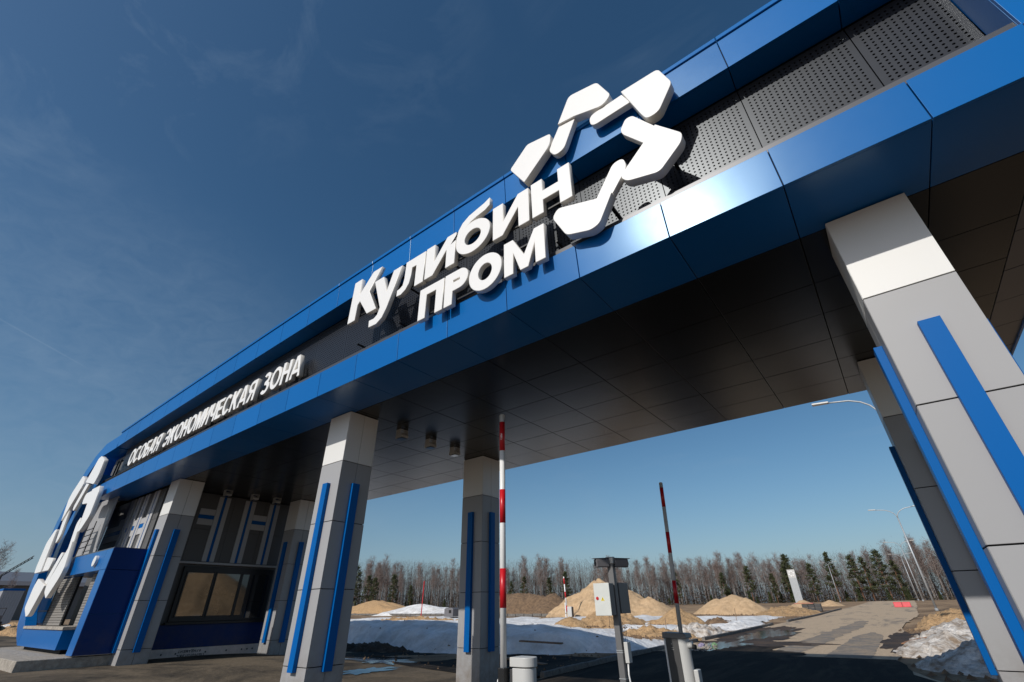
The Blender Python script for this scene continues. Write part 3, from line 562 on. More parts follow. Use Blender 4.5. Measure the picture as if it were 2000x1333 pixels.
# ------------------------------------------------------------------ lettering
def arc(cx, cy, rx, ry, a0, a1, n=20): return [(cx+rx*math.cos(R(a0+(a1-a0)*k/n)), cy+ry*math.sin(R(a0+(a1-a0)*k/n))) for k in range(n+1)]
def glyph(c, w, h, t, u=None):
    """outline contours (outer, holes) of one letter; t: stem, u: horizontal stroke"""
    u = u or t*.9
    if c == 'Н': return [[(0, 0), (t, 0), (t, h/2-u/2), (w-t, h/2-u/2), (w-t, 0), (w, 0), (w, h), (w-t, h), (w-t, h/2+u/2), (t, h/2+u/2), (t, h), (0, h)]]
    if c == 'П': return [[(0, 0), (t, 0), (t, h-u), (w-t, h-u), (w-t, 0), (w, 0), (w, h), (0, h)]]
    if c == 'И':
        d = h*.12+t*.95; return [[(0, 0), (t*.98, 0), (w-t, h-d), (w-t, 0), (w, 0), (w, h), (w-t*.98, h), (t, d), (t, h), (0, h)]]
    if c == 'М': return [[(0, 0), (t, 0), (t, h*.6), (w/2-t*.42, 0), (w/2+t*.42, 0), (w-t, h*.6), (w-t, 0), (w, 0), (w, h), (w-t, h), (w/2, h*.4), (t, h), (0, h)]]
    if c == 'К': return [[(0, 0), (t, 0), (t, h*.36), (t*1.25, h*.42), (w-t*1.2, 0), (w, 0), (t*1.05+w*.36, h*.54), (w-.02*w, h), (w-t*1.2, h), (t, h*.6), (t, h), (0, h)]]
    if c == 'Л': return [[(w-t, 0), (w, 0), (w, h), (w*.2, h), (w*.19, h*.45), (w*.15, h*.26), (w*.04, h*.2), (-w*.07, h*.18), (-w*.07, -h*.01), (w*.12, -h*.03), (w*.3, h*.06), (w*.42, h*.22), (w*.47, h*.45), (w*.485, h-u), (w-t, h-u)]]
    if c == 'у': return [[(0, h), (t*1.15, h), (w*.53, h*.38), (w-t*1.05, h), (w, h), (w*.62, -h*.18), (w*.5, -h*.42), (w*.32, -h*.54), (w*.04, -h*.52), (w*.02, -h*.3), (w*.2, -h*.31), (w*.3, -h*.24), (w*.36, -h*.04)]]
    if c == 'А':
        return [[(0, 0), (t*1.05, 0), (w*.5-(w*.5-t*.55)*.72, h*.2), (w*.5+(w*.5-t*.55)*.72, h*.2), (w-t*1.05, 0), (w, 0), (w*.5+t*.6, h), (w*.5-t*.6, h)],
                [(w*.5-(w*.5-t*.55)*.5, h*.2+u), (w*.5+(w*.5-t*.55)*.5, h*.2+u), (w*.5, h*.80)]]
    if c == 'Е': return [[(0, 0), (w, 0), (w, u), (t, u), (t, h/2-u/2), (w*.9, h/2-u/2), (w*.9, h/2+u/2), (t, h/2+u/2), (t, h-u), (w*.98, h-u), (w*.98, h), (0, h)]]
    if c == 'О': return [arc(w/2, h/2, w/2, h/2+.01*h, 0, 350, 35), arc(w/2, h/2, w/2-t, h/2-u, 0, 350, 35)]
    if c == 'С': return [arc(w/2, h/2, w/2, h/2+.01*h, 42, 318, 28)+arc(w/2, h/2, w/2-t, h/2-u, 318, 42, 28)]
    if c == 'Э':
        a = math.degrees(math.asin(min(.9, (u/2)/(h/2-u))))
        return [arc(w/2, h/2, w/2, h/2+.01*h, 138, -138, 28)+arc(w/2, h/2, w/2-t, h/2-u, -138, -a, 14)+[(w*.28, h/2-u/2), (w*.28, h/2+u/2)]+arc(w/2, h/2, w/2-t, h/2-u, a, 138, 14)]
    if c == 'З':
        r1, r2 = h*.26, h*.285; x = w*.5
        return [arc(x, h-r1, w*.44, r1+.01*h, 150, -52, 14)+arc(x, r2, w*.5, r2+.01*h, 52, -150, 16)+arc(x, r2, w*.5-t, r2-u, -150, 84, 16)+[(w*.32, h*.5-u*.4), (w*.32, h*.5+u*.55)]+arc(x, h-r1, w*.44-t, r1-u, -84, 150, 14)]
    if c in 'РЯ':
        bh = h*.6 if c == 'Р' else h*.62; r_ = bh/2; cx = w-r_*.95
        o = [(0, 0), (t, 0), (t, h-bh), (cx, h-bh)]+arc(cx, h-r_, w-cx, r_, -90, 90, 14)[1:]+[(0, h)]
        hole = [(t, h-bh+u), (t, h-u), (cx, h-u)]+arc(cx, h-r_, w-cx-t, r_-u, 90, -90, 12)[1:]
        if c == 'Я':
            o = [(0, 0), (t, 0), (t, h-bh), (w*.42, h-bh), (w-t*1.2, 0), (w, 0), (w*.42+t*1.05, h-bh*.97), (cx+.02*w, h-bh*.94)]+arc(cx, h-r_, w-cx, r_, -72, 90, 14)[1:]+[(0, h)]
            o = [(w-x, y) for x, y in reversed(o)]; hole = [(w-x, y) for x, y in reversed(hole)]
        return [o, hole]
    if c == 'Б':
        bh = h*.6; r_ = bh/2; cx = w-r_*.95
        return [[(0, 0), (cx, 0)]+arc(cx, r_, w-cx, r_, -90, 90, 14)[1:]+[(t, bh), (t, h-u), (w*.92, h-u), (w*.92, h), (0, h)],
                [(t, u), (t, bh-u), (cx, bh-u)]+arc(cx, r_, w-cx-t, r_-u, 90, -90, 12)[1:]]
    if c == 'Т': return [[(w/2-t/2, 0), (w/2+t/2, 0), (w/2+t/2, h-u), (w, h-u), (w, h), (0, h), (0, h-u), (w/2-t/2, h-u)]]
    if c == 'У': return [[(w*.06, 0), (w*.36, 0), (w, h), (w-t*1.1, h), (w*.52, h*.42), (t*1.1, h), (0, h), (w*.40, h*.26), (w*.34, u), (w*.06, u)]]
    if c == 'Д': return [[(0, -h*.2), (t, -h*.2), (t, 0), (w-t, 0), (w-t, -h*.2), (w, -h*.2), (w, u), (w-t, u), (w-t, h), (w*.2, h), (w*.16, u), (0, u)], [(w*.3, u), (w-2*t, u), (w-2*t, h-u), (w*.34, h-u)]]
    if c == 'Ф': return [arc(w/2, h/2, w/2, h*.34, 0, 350, 24), arc(w/2, h/2, w/2-t, h*.34-u, 0, 350, 24), [(w/2-t/2, 0), (w/2+t/2, 0), (w/2+t/2, h*.155), (w/2-t/2, h*.155)], [(w/2-t/2, h*.845), (w/2+t/2, h*.845), (w/2+t/2, h), (w/2-t/2, h)]]
    if c == 'R': return [[(w-x, y) for x, y in reversed(k)] for k in glyph('Я', w, h, t, u)]
    if c == 'Ч': return [[(w-t, 0), (w, 0), (w, h), (w-t, h), (w-t, h*.42+u*.4), (w*.62, h*.40), (t*1.5, h*.40+.02), (t*1.1, h*.5), (t, h*.6), (t, h), (0, h), (0, h*.55), (t*.45, h*.36), (t*1.3, h*.28), (w*.6, h*.27), (w-t, h*.33)]]
    if c == 'б':
        return [arc(w/2, h*.5, w/2, h*.5, 62, -180, 30)+[(w*.0, h*.72), (w*.05, h*.95), (w*.17, h*1.14), (w*.36, h*1.27), (w*.62, h*1.34), (w*.82, h*1.39), (w*.98, h*1.47), (w*.985, h*1.22), (w*.85, h*1.13), (w*.6, h*1.08), (w*.43, h*1.02), (w*.345, h*.965)]+arc(w/2, h*.5, w/2, h*.5, 104, 66, 6), arc(w/2, h*.49, w/2-t, h*.5-u, 0, 350, 30)]
def extrude_outline(name, contours, depth, bevel=0.012):
    cu = bpy.data.curves.new('outline', 'CURVE'); cu.dimensions = '2D'; cu.fill_mode = 'BOTH'; cu.extrude = depth/2-bevel; cu.bevel_depth = bevel; cu.bevel_resolution = 1; cu.offset = -bevel
    for pts in contours:
        sp = cu.splines.new('POLY'); sp.points.add(len(pts)-1); sp.use_cyclic_u = True
        for p, q in zip(sp.points, pts): p.co = (q[0], q[1], 0, 1)
    tmp = bpy.data.objects.new('outline', cu); me = bpy.data.meshes.new_from_object(tmp); bpy.data.objects.remove(tmp); bpy.data.curves.remove(cu)
    me.name = name; me.transform(Matrix.Rotation(R(90), 4, 'X')); me.materials.clear(); me.materials.append(M_sign); me.materials.append(M_return)
    for p in me.polygons: p.material_index = 0 if p.normal.y < -0.9 else 1
    return me
YL = 5.71; DL = 0.13
sign = thing('lettering_sign', 'large white two-line raised lettering on the fascia left of the emblem', 'sign lettering', (-6.7, YL+DL/2, 7.9))
def letter(root, ch, x, z, w, h, t, u=None, depth=DL, yf=None, cache={}):
    k = (ch, round(w, 2), round(h, 2), t)
    if k not in cache: cache[k] = extrude_outline('letter', glyph(ch, w, h, t, u), depth)
    o = link('letter', cache[k], root, Vector((x, (yf or YL)+depth/2, z))-root.location); return o
for ch, x, z, w, h, t in (('К', -10.07, 9.0, 1.27, 1.44, .34), ('у', -9.06, 9.0, 1.15, 1.0, .33), ('Л', -7.93, 9.02, .92, .98, .32), ('И', -6.97, 9.04, 1.02, .98, .30), ('б', -5.93, 9.08, 1.06, .96, .28), ('И', -4.79, 9.05, 1.00, .98, .29), ('Н', -3.72, 9.05, .97, 1.0, .29),
                          ('П', -7.06, 7.87, .81, .89, .25), ('Р', -6.21, 7.87, .72, .90, .26), ('О', -5.46, 7.84, .92, .93, .27), ('М', -4.48, 7.86, 1.02, .90, .24)):
    letter(sign, ch, x, z, w, h, t, t*.92)
for x0, x1, z in ((-10.0, -2.8, 9.75), (-10.0, -2.8, 9.25), (-7.0, -3.5, 8.08), (-7.0, -3.5, 8.6)):
    link('mounting_rail', MB().box(x0, x1, 5.86, 5.9, z-.02, z+.02).mesh('mounting_rail', M_frame), sign).location = -sign.location
for x in (-9.7, -8, -6.4, -4.9, -3.3):
    for z in (8.3, 9.5): link('bracket', MB().box(x-.02, x+.02, 5.9, 6.51, z, z+.04).mesh('bracket', M_frame), sign).location = -sign.location
zone = thing('lettering_sign', 'long single row of thin white capitals on the left half of the perforated band', 'sign lettering', (-20.5, 6.27, 8.5))
text = 'ОСОБАЯ ЭКОНОМИЧЕСКАЯ ЗОНА'
wid = {'О': .70, 'С': .64, 'Б': .56, 'А': .66, 'Я': .56, 'Э': .64, 'К': .58, 'Н': .56, 'М': .68, 'И': .58, 'Ч': .54, 'Е': .50, 'З': .56, ' ': .34}
tot = sum(wid[c]+.055 for c in text)-.055; X0, X1 = -28.75, -13.2; sc = (X1-X0)/tot; x = X0
for c in text:
    w = wid[c]*sc
    if c != ' ': letter(zone, c, x, 8.60-.0115*(-13-x), w, .835, .15, .135, .15, 6.2)
    x += w+.055*sc
bk = MB().box(-.015, .015, 6.35, 6.51, 0, .03).mesh('bracket', M_frame)
for k in range(24): link('bracket', bk, zone, Vector((-28.4+k*.64, 0, 8.95-.0115*(15.4-k*.64)))-zone.location)
# ------------------------------------------------------------------ emblems: six-armed wheel of rounded plates
def rounded(pts, rads):
    out = []; n = len(pts)
    for i in range(n):
        p, a, b = Vector(pts[i]), Vector(pts[i-1]), Vector(pts[(i+1) % n]); r_ = rads[i] if isinstance(rads, (list, tuple)) else rads
        da, db = (a-p), (b-p); r1 = min(r_, da.length*.48, db.length*.48)
        s0, s1 = p+da.normalized()*r1, p+db.normalized()*r1
        for k in range(7):
            t = k/6; out.append(tuple((1-t)**2*s0+2*t*(1-t)*p+t*t*s1))
    return out
wide = [(1.27, -.40), (1.70, -1.03), (.96, -1.68), (.34, -1.42)] 
wide = [(1.28, -.38), (1.66, -.98), (1.58, -1.20), (1.12, -1.60), (.60, -1.40), (.42, -1.22)]
bar = [(1.25, -.37), (.84, .31), (.56, .06), (1.02, -.72)]
slim_wide = [(1.31, -.36), (1.68, -.99), (1.60, -1.20), (1.13, -1.62), (.68, -1.47), (.55, -1.27)]
slim_bar = [(1.29, -.35), (.92, .29), (.68, .13), (1.05, -.64)]
def emblem(root, cx, cz, sc, arms, depth, sx=1.0):
    for k in arms:
        for shape, rr, dz in ((slim_wide, [.02, .07, .07, .08, .08, .08], 0), (slim_bar, [.02, .2, .2, .02], .06)):
            pts = []
            a = R(60*k); ca, sa = math.cos(a), math.sin(a)
            for p in rounded(shape, rr): pts.append((sx*sc*(p[0]*ca-p[1]*sa), sc*(p[0]*sa+p[1]*ca)))
            me = extrude_outline('plate', [pts], depth-dz, .01)
            link('plate', me, root, Vector((cx, 5.65+depth/2+dz/2, cz))-root.location)
em = thing('emblem_sign', 'white wheel-like emblem of five paired rounded plates on the fascia', 'emblem', (-2.2, 5.75, 10.0))
PLATES = [([(-4.23, 10.90), (-3.72, 11.39), (-3.08, 11.24), (-3.12, 10.88), (-3.85, 10.20)], [.07, .07, .09, .14, .03], 0),
          ([(-2.88, 11.37), (-2.53, 12.09), (-1.84, 11.90), (-1.60, 11.20), (-1.80, 11.02), (-2.47, 11.29)], [.01, .12, .1, .1, .14, .01], 0),
          ([(-2.885, 11.355), (-2.48, 11.275), (-2.82, 10.54), (-3.05, 10.50), (-3.20, 10.78)], [.01, .01, .16, .16, .12], .05),
          ([(-1.39, 11.075), (-.62, 11.035), (-.46, 10.42), (-.82, 9.86), (-1.05, 9.86), (-1.13, 10.10)], [.01, .1, .1, .12, .1, .03], 0),
          ([(-1.40, 11.05), (-2.16, 11.04), (-2.15, 10.67), (-1.27, 10.67)], [.01, .17, .17, .01], .05),
          ([(-.94, 9.595), (-.56, 9.02), (-.61, 8.83), (-1.07, 8.42), (-1.65, 8.61), (-1.75, 8.80), (-1.20, 9.32)], [.01, .08, .1, .1, .1, .1, .01], 0),
          ([(-.955, 9.62), (-1.30, 10.26), (-1.44, 10.28), (-1.58, 10.05), (-1.55, 9.90), (-1.21, 9.345)], [.01, .12, .08, .14, .08, .01], .05),
          ([(-2.29, 8.60), (-1.95, 8.54), (-2.27, 7.97), (-2.45, 7.92), (-2.95, 8.09), (-3.22, 8.70), (-3.08, 8.88)], [.01, .01, .08, .1, .1, .1, .1], 0),
          ([(-2.285, 8.625), (-1.95, 8.565), (-1.60, 9.02), (-1.64, 9.29), (-1.85, 9.29)], [.01, .01, .12, .13, .13], .05)]
for pts, rr, dz in PLATES:
    me = extrude_outline('plate', [rounded([(x+2.2, z-10) for x, z in pts], rr)], .19-dz, .008)
    link('plate', me, em, Vector((-2.2, 5.66+.095+dz/2, 10.0))-em.location)
for x, z in ((-.9, 10.6), (-1.9, 11.5), (-3.2, 11.0), (-.9, 9.2), (-2.1, 8.5)): link('bracket', MB().box(x-.03, x+.03, 5.8, 6.5, z-.03, z+.03).mesh('bracket', M_frame), em).location = -em.location
em2 = thing('emblem_sign', 'huge complete white wheel emblem on the swept left end of the gate', 'emblem', (-32.3, 5.75, 5.7))
emblem(em2, -32.1, 5.75, 1.84, range(6), .18, .88)

# ------------------------------------------------------------------ blue booth under the left end
booth = thing('ticket_booth', 'glossy blue booth with slatted recess beside the leftmost column', 'booth', (-28, 6.5, .85))
BO = Vector((-28, 6.5, .85))
def bpart(name, M, x0, x1, y0, y1, z0, z1, bevel=.006, label=None, parent=None):
    mb = MB().box(x0, x1, y0, y1, z0, z1); mb.v = [tuple(Vector(p)-BO) for p in mb.v]
    return link(name, mb.mesh(name, M, bevel=bevel), parent or booth, label=label)
bpart('plinth', M_blue, -33.4, -26.9, 5.96, 7.42, .97, 1.63); bpart('plinth_foot', M_dark, -33.2, -27.2, 6.2, 7.42, .8, .97, 0)
bpart('sill', M_conc, -33.4, -26.75, 5.9, 7.42, 1.635, 1.74)
bpart('beam', M_blue, -30.8, -25.27, 5.96, 7.1, 3.66, 4.4); bpart('beam', M_blue, -25.26, -24.52, 5.96, 7.1, 3.66, 4.4)
bpart('coping', M_trim, -30.85, -24.55, 6.0, 7.44, 4.405, 4.46)
bpart('post', M_blue, -25.26, -24.52, 5.96, 7.1, .86, 3.65)
for z0, z1 in ((.87, 2.14), (2.155, 3.645), (3.66, 4.43)): bpart('side_panel', M_navy, -24.515, -24.48, 5.965, 7.12, z0, z1)
for z0 in [1.76+.1*k for k in range(19)]:
    bpart('slat', M_slat, -32.6, -29.85, 6.40, 6.46, z0, z0+.085, .004); bpart('slat', M_slat, -27.68, -25.4, 6.40, 6.46, z0, z0+.085, .004)
bpart('inner_wall', M_dark, -35.4, -29.86, 6.47, 6.55, 1.75, 3.66, 0); bpart('inner_wall', M_dark, -27.67, -25.3, 6.47, 6.55, 1.75, 3.66, 0)
dr = bpart('door', M_frame, -29.83, -27.70, 7.30, 7.34, 1.75, 3.64, .01)
bpart('door_glass', M_dark, -29.7, -27.8, 7.285, 7.298, 1.9, 3.5, 0, parent=dr)
wi = bpart('window', M_frame, -35.3, -32.65, 6.40, 6.46, 1.75, 3.64, .01)
bpart('pane', M_glass, -35.2, -32.75, 6.385, 6.398, 1.85, 3.55, 0, parent=wi); bpart('glazing_bar', M_frame, -35.2, -32.75, 6.37, 6.384, 2.3, 2.36, 0, parent=wi)
link('disc', MB().tube([(-26.08+28, 5.955-6.5, 4.03-.85), (-26.08+28, 5.86-6.5, 4.03-.85)], .2, 24).mesh('disc', M_wpaint), booth, label='round white disc on the booth beam')

# ------------------------------------------------------------------ guard room behind
room = thing('guard_room', 'dark grey guard room with striped cladding and a wide window', 'building', (-29.5, 11, .5))
RO = Vector((-29.5, 11, .5))
def rpart(name, M, x0, x1, y0, y1, z0, z1, bevel=.004, label=None, parent=None):
    mb = MB().box(x0, x1, y0, y1, z0, z1); mb.v = [tuple(Vector(p)-RO) for p in mb.v]
    return link(name, mb.mesh(name, M, bevel=bevel), parent or room, label=label)
rpart('wall', M_wallg, -33.3, -26.05, 7.5, 15.3, .3, 7.25, 0)
# front cladding and stripes
xs = [-33.3, -31.9, -30.55, -29.2, -27.8, -26.4, -26.02]
for a, b in zip(xs[:-1], xs[1:]):
    for z0, z1 in ((4.47, 5.85), (5.86, 7.22)): rpart('cladding_panel', M_wallg, a+.005, b-.005, 7.455, 7.498, z0, z1)
for xa, xb in ((-30.45, -29.75), (-29.5, -28.85), (-28.5, -27.9), (-27.3, -26.62)):
    w = (xb-xa-.1)/2
    rpart('stripe', M_stripeg, xa, xa+w, 7.40, 7.45, 4.47, 7.2); rpart('stripe', M_stripeg, xb-w, xb, 7.40, 7.45, 4.47, 7.2)
    rpart('accent_stripe', M_bluestrip, xa+w+.003, xb-w-.003, 7.415, 7.45, 4.47, 7.2)
for xa, xb in ((-32.9, -30.46), (-29.74, -29.51), (-28.84, -28.51), (-27.89, -27.31)):
    rpart('stripe', M_stripeg, xa, xb, 7.41, 7.45, 5.33, 5.60); rpart('stripe', M_stripeg, xa, xb, 7.41, 7.45, 5.80, 6.05); rpart('accent_stripe', M_bluestrip, xa, xb, 7.422, 7.45, 5.605, 5.795)
rpart('stripe', M_stripeg, -31.1, -30.46, 7.41, 7.45, 6.055, 6.33)
# right wall facing the lane
ys = [7.5, 9.0, 10.6, 12.2, 13.8, 15.3]
for a, b in zip(ys[:-1], ys[1:]):
    for z0, z1 in ((4.22, 5.6), (5.61, 7.22)): rpart('cladding_panel', M_wallg, -26.048, -26.01, a+.005, b-.005, z0, z1)
for yc in (10.09, 11.38, 12.67):
    rpart('stripe', M_stripeg, -26.008, -25.96, yc-.27, yc-.065, 4.22, 7.15, label=None); rpart('stripe', M_stripeg, -26.008, -25.96, yc+.065, yc+.27, 4.22, 7.15); rpart('accent_stripe', M_bluestrip, -26.008, -25.965, yc-.06, yc+.06, 4.22, 7.15)
for ya, yb in ((9.12, 9.81), (11.66, 12.39)):
    rpart('stripe', M_stripeg, -26.008, -25.97, ya, yb, 5.8, 6.07); rpart('stripe', M_stripeg, -26.008, -25.97, ya, yb, 6.25, 6.52); rpart('accent_stripe', M_bluestrip, -26.008, -25.975, ya, yb, 6.075, 6.245)
rpart('ledge', M_stripeg, -26.04, -25.85, 8.3, 14.5, 4.1, 4.19)
w = rpart('window', M_frame, -26.04, -25.93, 9.2, 13.4, 1.80, 4.0, .01)
for a, b in ((9.40, 10.52), (10.68, 11.76)):
    rpart('pane', mat('glass_brown_reflection', (0.10, 0.07, 0.04), 0.03, spec=1.0, col2=(0.05, 0.035, 0.02), vscale=1.1) if a < 9.5 else bpy.data.materials['glass_brown_reflection'], -25.945, -25.925, a, b, 2.02, 3.74, 0, parent=w)  # brown mottling in the pane colour paints in the mirrored sand
    bpy.data.materials['glass_brown_reflection'].node_tree.nodes['Principled BSDF'].inputs['IOR'].default_value = 1.6
    for q in ((a-.05, a, 1.97, 3.79), (b, b+.05, 1.97, 3.79)): rpart('glazing_bar', M_frame, -25.945, -25.90, q[0], q[1], q[2], q[3], .004, parent=w)
rpart('pane', M_glass, -25.945, -25.925, 11.9, 12.25, 2.02, 3.74, 0, parent=w); rpart('pane', M_glass, -25.945, -25.925, 12.4, 13.2, 1.9, 3.74, 0, parent=w)
rpart('sill', M_frame, -26.04, -25.84, 9.1, 13.5, 1.70, 1.79)
rpart('dado_panel', M_navy, -26.048, -25.98, 8.4, 14.3, .82, 1.695)
sk = rpart('skirting_board', M_foam, -26.048, -25.99, 8.4, 14.3, .40, .81)
mb = MB()
for y in (9.35, 9.9, 11.1, 12.0, 12.7, 12.95, 13.2): mb.tube([(-25.988-RO.x, y-RO.y, .62-.5), (-25.975-RO.x, y-RO.y, .62-.5)], .035, 8)
link('fixing', mb.mesh('fixing', M_print), sk)
def printed(s, y0, y1, z0, z1, parent, x=-25.985):
    """flat upside-down print on the board, seen from +X"""
    step = (y1-y0)/len(s); me = None; cs = []
    for i, c in enumerate(s):
        gl = glyph({'Л': 'Л'}.get(c, c), step*.8, z1-z0, step*.2) if c in 'НПИМКЛАЕОСЭЗРЯБЧТУДФ' else [[(0, 0), (step*.8, 0), (step*.8, z1-z0), (0, z1-z0)]]
        for k in gl: cs.append([(y1-(i*step+p[0]), z1-p[1]) for p in k])
    cu = bpy.data.curves.new('print', 'CURVE'); cu.dimensions = '2D'; cu.fill_mode = 'BOTH'; cu.extrude = .001
    for pts in cs:
        sp = cu.splines.new('POLY'); sp.points.add(len(pts)-1); sp.use_cyclic_u = True
        for p, q in zip(sp.points, pts): p.co = (q[0], q[1], 0, 1)
    t = bpy.data.objects.new('print', cu); me = bpy.data.meshes.new_from_object(t); bpy.data.objects.remove(t); bpy.data.curves.remove(cu)
    me.transform(Matrix(((0, 0, 1, x-RO.x), (1, 0, 0, -RO.y), (0, 1, 0, -RO.z), (0, 0, 0, 1)))); me.materials.clear(); me.materials.append(M_print)
    return link('print', me, parent)
printed('ПЕНОПЛЭКС', 9.92, 11.06, .47, .58, sk)
printed('ФУНДАМЕНТ', 9.95, 10.9, .64, .735, sk)
# concrete slab under the booth
slab = thing('concrete_slab', 'thick pale concrete slab under the blue booth with broken edge', 'slab', (-31, 5.9, .5))
for x0, x1 in ((-24.58, -27.6), (-27.62, -31.4), (-31.42, -36.5)):
    mb = MB().box(x1, x0, 4.55, 7.4, .35, .82); mb.v = [tuple(Vector(p)-Vector((-31, 5.9, .5))) for p in mb.v]
    link('slab_segment', mb.mesh('slab_segment', M_conc, bevel=.02), slab)

# ------------------------------------------------------------------ barriers
def barrier_arm(root, x, y, z0, z1, rad, lean=(0, 0), mats=(M_wpaint, M_red), sc=1.0):
    """upright striped boom"""
    def P(z): return (x+lean[0]*(z-z0), y+lean[1]*(z-z0), z)
    arm = link('boom', MB().tube([P(z0), P(z1)], rad, 20).mesh('boom', mats[0], True), root)
    top = z1
    for k in range(3):
        a = top-(.18+k*1.715)*sc; link('red_band', MB().tube([P(a-.76*sc), P(a)], rad+.002, 20).mesh('red_band', mats[1], True), arm)
    link('end_cap', MB().tube([P(z1), P(z1+.03)], [rad+.004, rad*.7], 20).mesh('end_cap', M_wpaint, True), arm)
    return arm
def dshape(cx, cy, w, d, n=14):
    """plan of a cabinet: flat at -x, rounded at +x"""
    return [(cx-w/2, cy-d/2)]+[(cx+w/2-d*.5+d*.5*math.cos(a), cy+d*.5*math.sin(a)) for a in [R(-90+180*k/n) for k in range(n+1)]]+[(cx-w/2, cy+d/2)]
b1 = thing('road_barrier', 'raised white and red barrier arm beside the middle rear column', 'barrier', (-6.75, 9.0, 0))
barrier_arm(b1, -.29, -.16, 1.02, 6.47, .068)
def boom_print(parent, cx, cy, z, rad, n, txt, hh):
    cs = []; x = 0
    for c in txt:
        k = .62 if c == 'o' else 1
        for g in glyph('О' if c == 'o' else c, hh*.7*k, hh*k, hh*.2): cs.append([(p[0]+x, p[1]) for p in g])
        x += hh*(.7*k+.12)
    cu = bpy.data.curves.new('print', 'CURVE'); cu.dimensions = '2D'; cu.fill_mode = 'BOTH'; cu.extrude = .0006
    for pts in cs:
        sp = cu.splines.new('POLY'); sp.points.add(len(pts)-1); sp.use_cyclic_u = True
        for p, q in zip(sp.points, pts): p.co = (q[0], q[1], 0, 1)
    t = bpy.data.objects.new('print', cu); me = bpy.data.meshes.new_from_object(t); bpy.data.objects.remove(t); bpy.data.curves.remove(cu)
    n = Vector(n).normalized(); ex = Vector((0, 0, -1)); ey = n.cross(ex)
    o = Vector((cx, cy, z))+n*(rad+.0035)-ey*hh/2
    me.transform(Matrix(((ex.x, ey.x, n.x, o.x), (ex.y, ey.y, n.y, o.y), (ex.z, ey.z, n.z, o.z), (0, 0, 0, 1)))); me.materials.clear(); me.materials.append(M_wpaint)
    link('print', me, parent)
boom_print(b1, -.29, -.16, 5.96, .068, (.35, -.94, 0), 'РЕRСo', .042)
link('boom_sleeve', MB().box(-.37, -.21, -.25, -.07, .05, 1.06).mesh('boom_sleeve', M_black, bevel=.015), b1)
cb = link('cabinet', MB().quadprism([(x, y, 0) for x, y in dshape(.09, .1, .42, .38)], (0, 0, 1.05)).mesh('cabinet', M_cab, bevel=.008), b1)
link('front_panel', MB().box(-.185, -.122, -.085, .285, .03, 1.03).mesh('front_panel', M_cabdk, bevel=.006), cb)
link('lid', MB().quadprism([(x, y, 1.07) for x, y in dshape(.075, .1, .50, .41)], (0, 0, .16)).mesh('lid', M_cab, bevel=.01), b1)
link('button', MB().tube([(-.38, -.18, .82), (-.41, -.19, .82)], .05, 12).mesh('button', M_wpaint), b1)
b2 = thing('road_barrier', 'slightly leaning red and white barrier arm, its white greyed for shade, in front of the sand heaps', 'barrier', (-5.37, 14.6, 0))
barrier_arm(b2, 0, 0, 1.30, 5.44, .056, (.046, 0), (M_cab, M_red), .757)  # white of the boom coloured grey for the shade under the gate
cb = link('cabinet', MB().quadprism([(x, y, 0) for x, y in dshape(-.14, .05, .62, .40)], (0, 0, 1.31)).mesh('cabinet', M_cab, bevel=.01), b2)
link('front_panel', MB().box(-.40, -.06, -.172, -.151, .02, 1.30).mesh('front_panel', M_cabdk, bevel=.006), cb)
link('edge_trim', MB().box(-.452, -.405, -.172, -.15, .02, 1.30).mesh('edge_trim', M_wpaint, bevel=.006), cb)
link('print', MB().box(-.27, -.21, -.1735, -.1722, 1.09, 1.10).box(-.27, -.20, -.1735, -.1722, 1.05, 1.058).box(-.255, -.235, -.1735, -.1722, 1.17, 1.195).mesh('print', M_lampgrey), cb)
link('lid', MB().quadprism([(-.48, -.20, 1.31), (.20, -.20, 1.31), (.18, -.20, 1.42), (-.46, -.20, 1.45)], (0, .48, 0)).mesh('lid', M_boxside, bevel=.015), b2)
link('hub', MB().tube([(.15, .0, 1.16), (.27, .0, 1.16)], .085, 16).mesh('hub', M_cab, True), b2)
link('hub_cover', MB().tube([(.27, 0, 1.12), (.35, -.02, 1.11)], .06, 16).mesh('hub_cover', M_black), b2)
link('side_box', MB().box(.20, .32, -.10, .16, .05, .62).mesh('side_box', M_cab, bevel=.02), b2)
b3 = thing('road_barrier', 'distant white and red barrier with cabinet in front of the tallest sand heap', 'barrier', (-38.8, 63.6, gz(-38.8, 63.6)-.02))
barrier_arm(b3, -.35, 0, .9, 5.1, .085, (-.045, 0))
cb = link('cabinet', MB().box(-.15, .55, -.25, .25, 0, 1.35).mesh('cabinet', M_cab, bevel=.02), b3); link('front_panel', MB().box(.56, .60, -.22, .22, .05, 1.3).mesh('front_panel', M_cabdk), cb)
pr = thing('boom_rest', 'thin white post left of the distant barrier', 'post', (-38.0, 61.4, gz(-38, 61.4)))
link('post', MB().tube([(0, 0, 0), (0, 0, 1.85)], .08, 10).mesh('post', M_wpaint), pr); link('foot', MB().box(-.15, .15, -.15, .15, 0, .04).mesh('foot', M_galv), pr); link('band', MB().tube([(0, 0, .55), (0, 0, .62)], .084, 10).mesh('band', M_black), pr)
tag(link('marker_pole', MB().tube([(-63.8, 58.8, .6), (-63.6, 58.8, 6.2)], .07, 8).mesh('marker_pole', M_red)), 'thin red marker pole in front of the broad snow heap', 'pole')

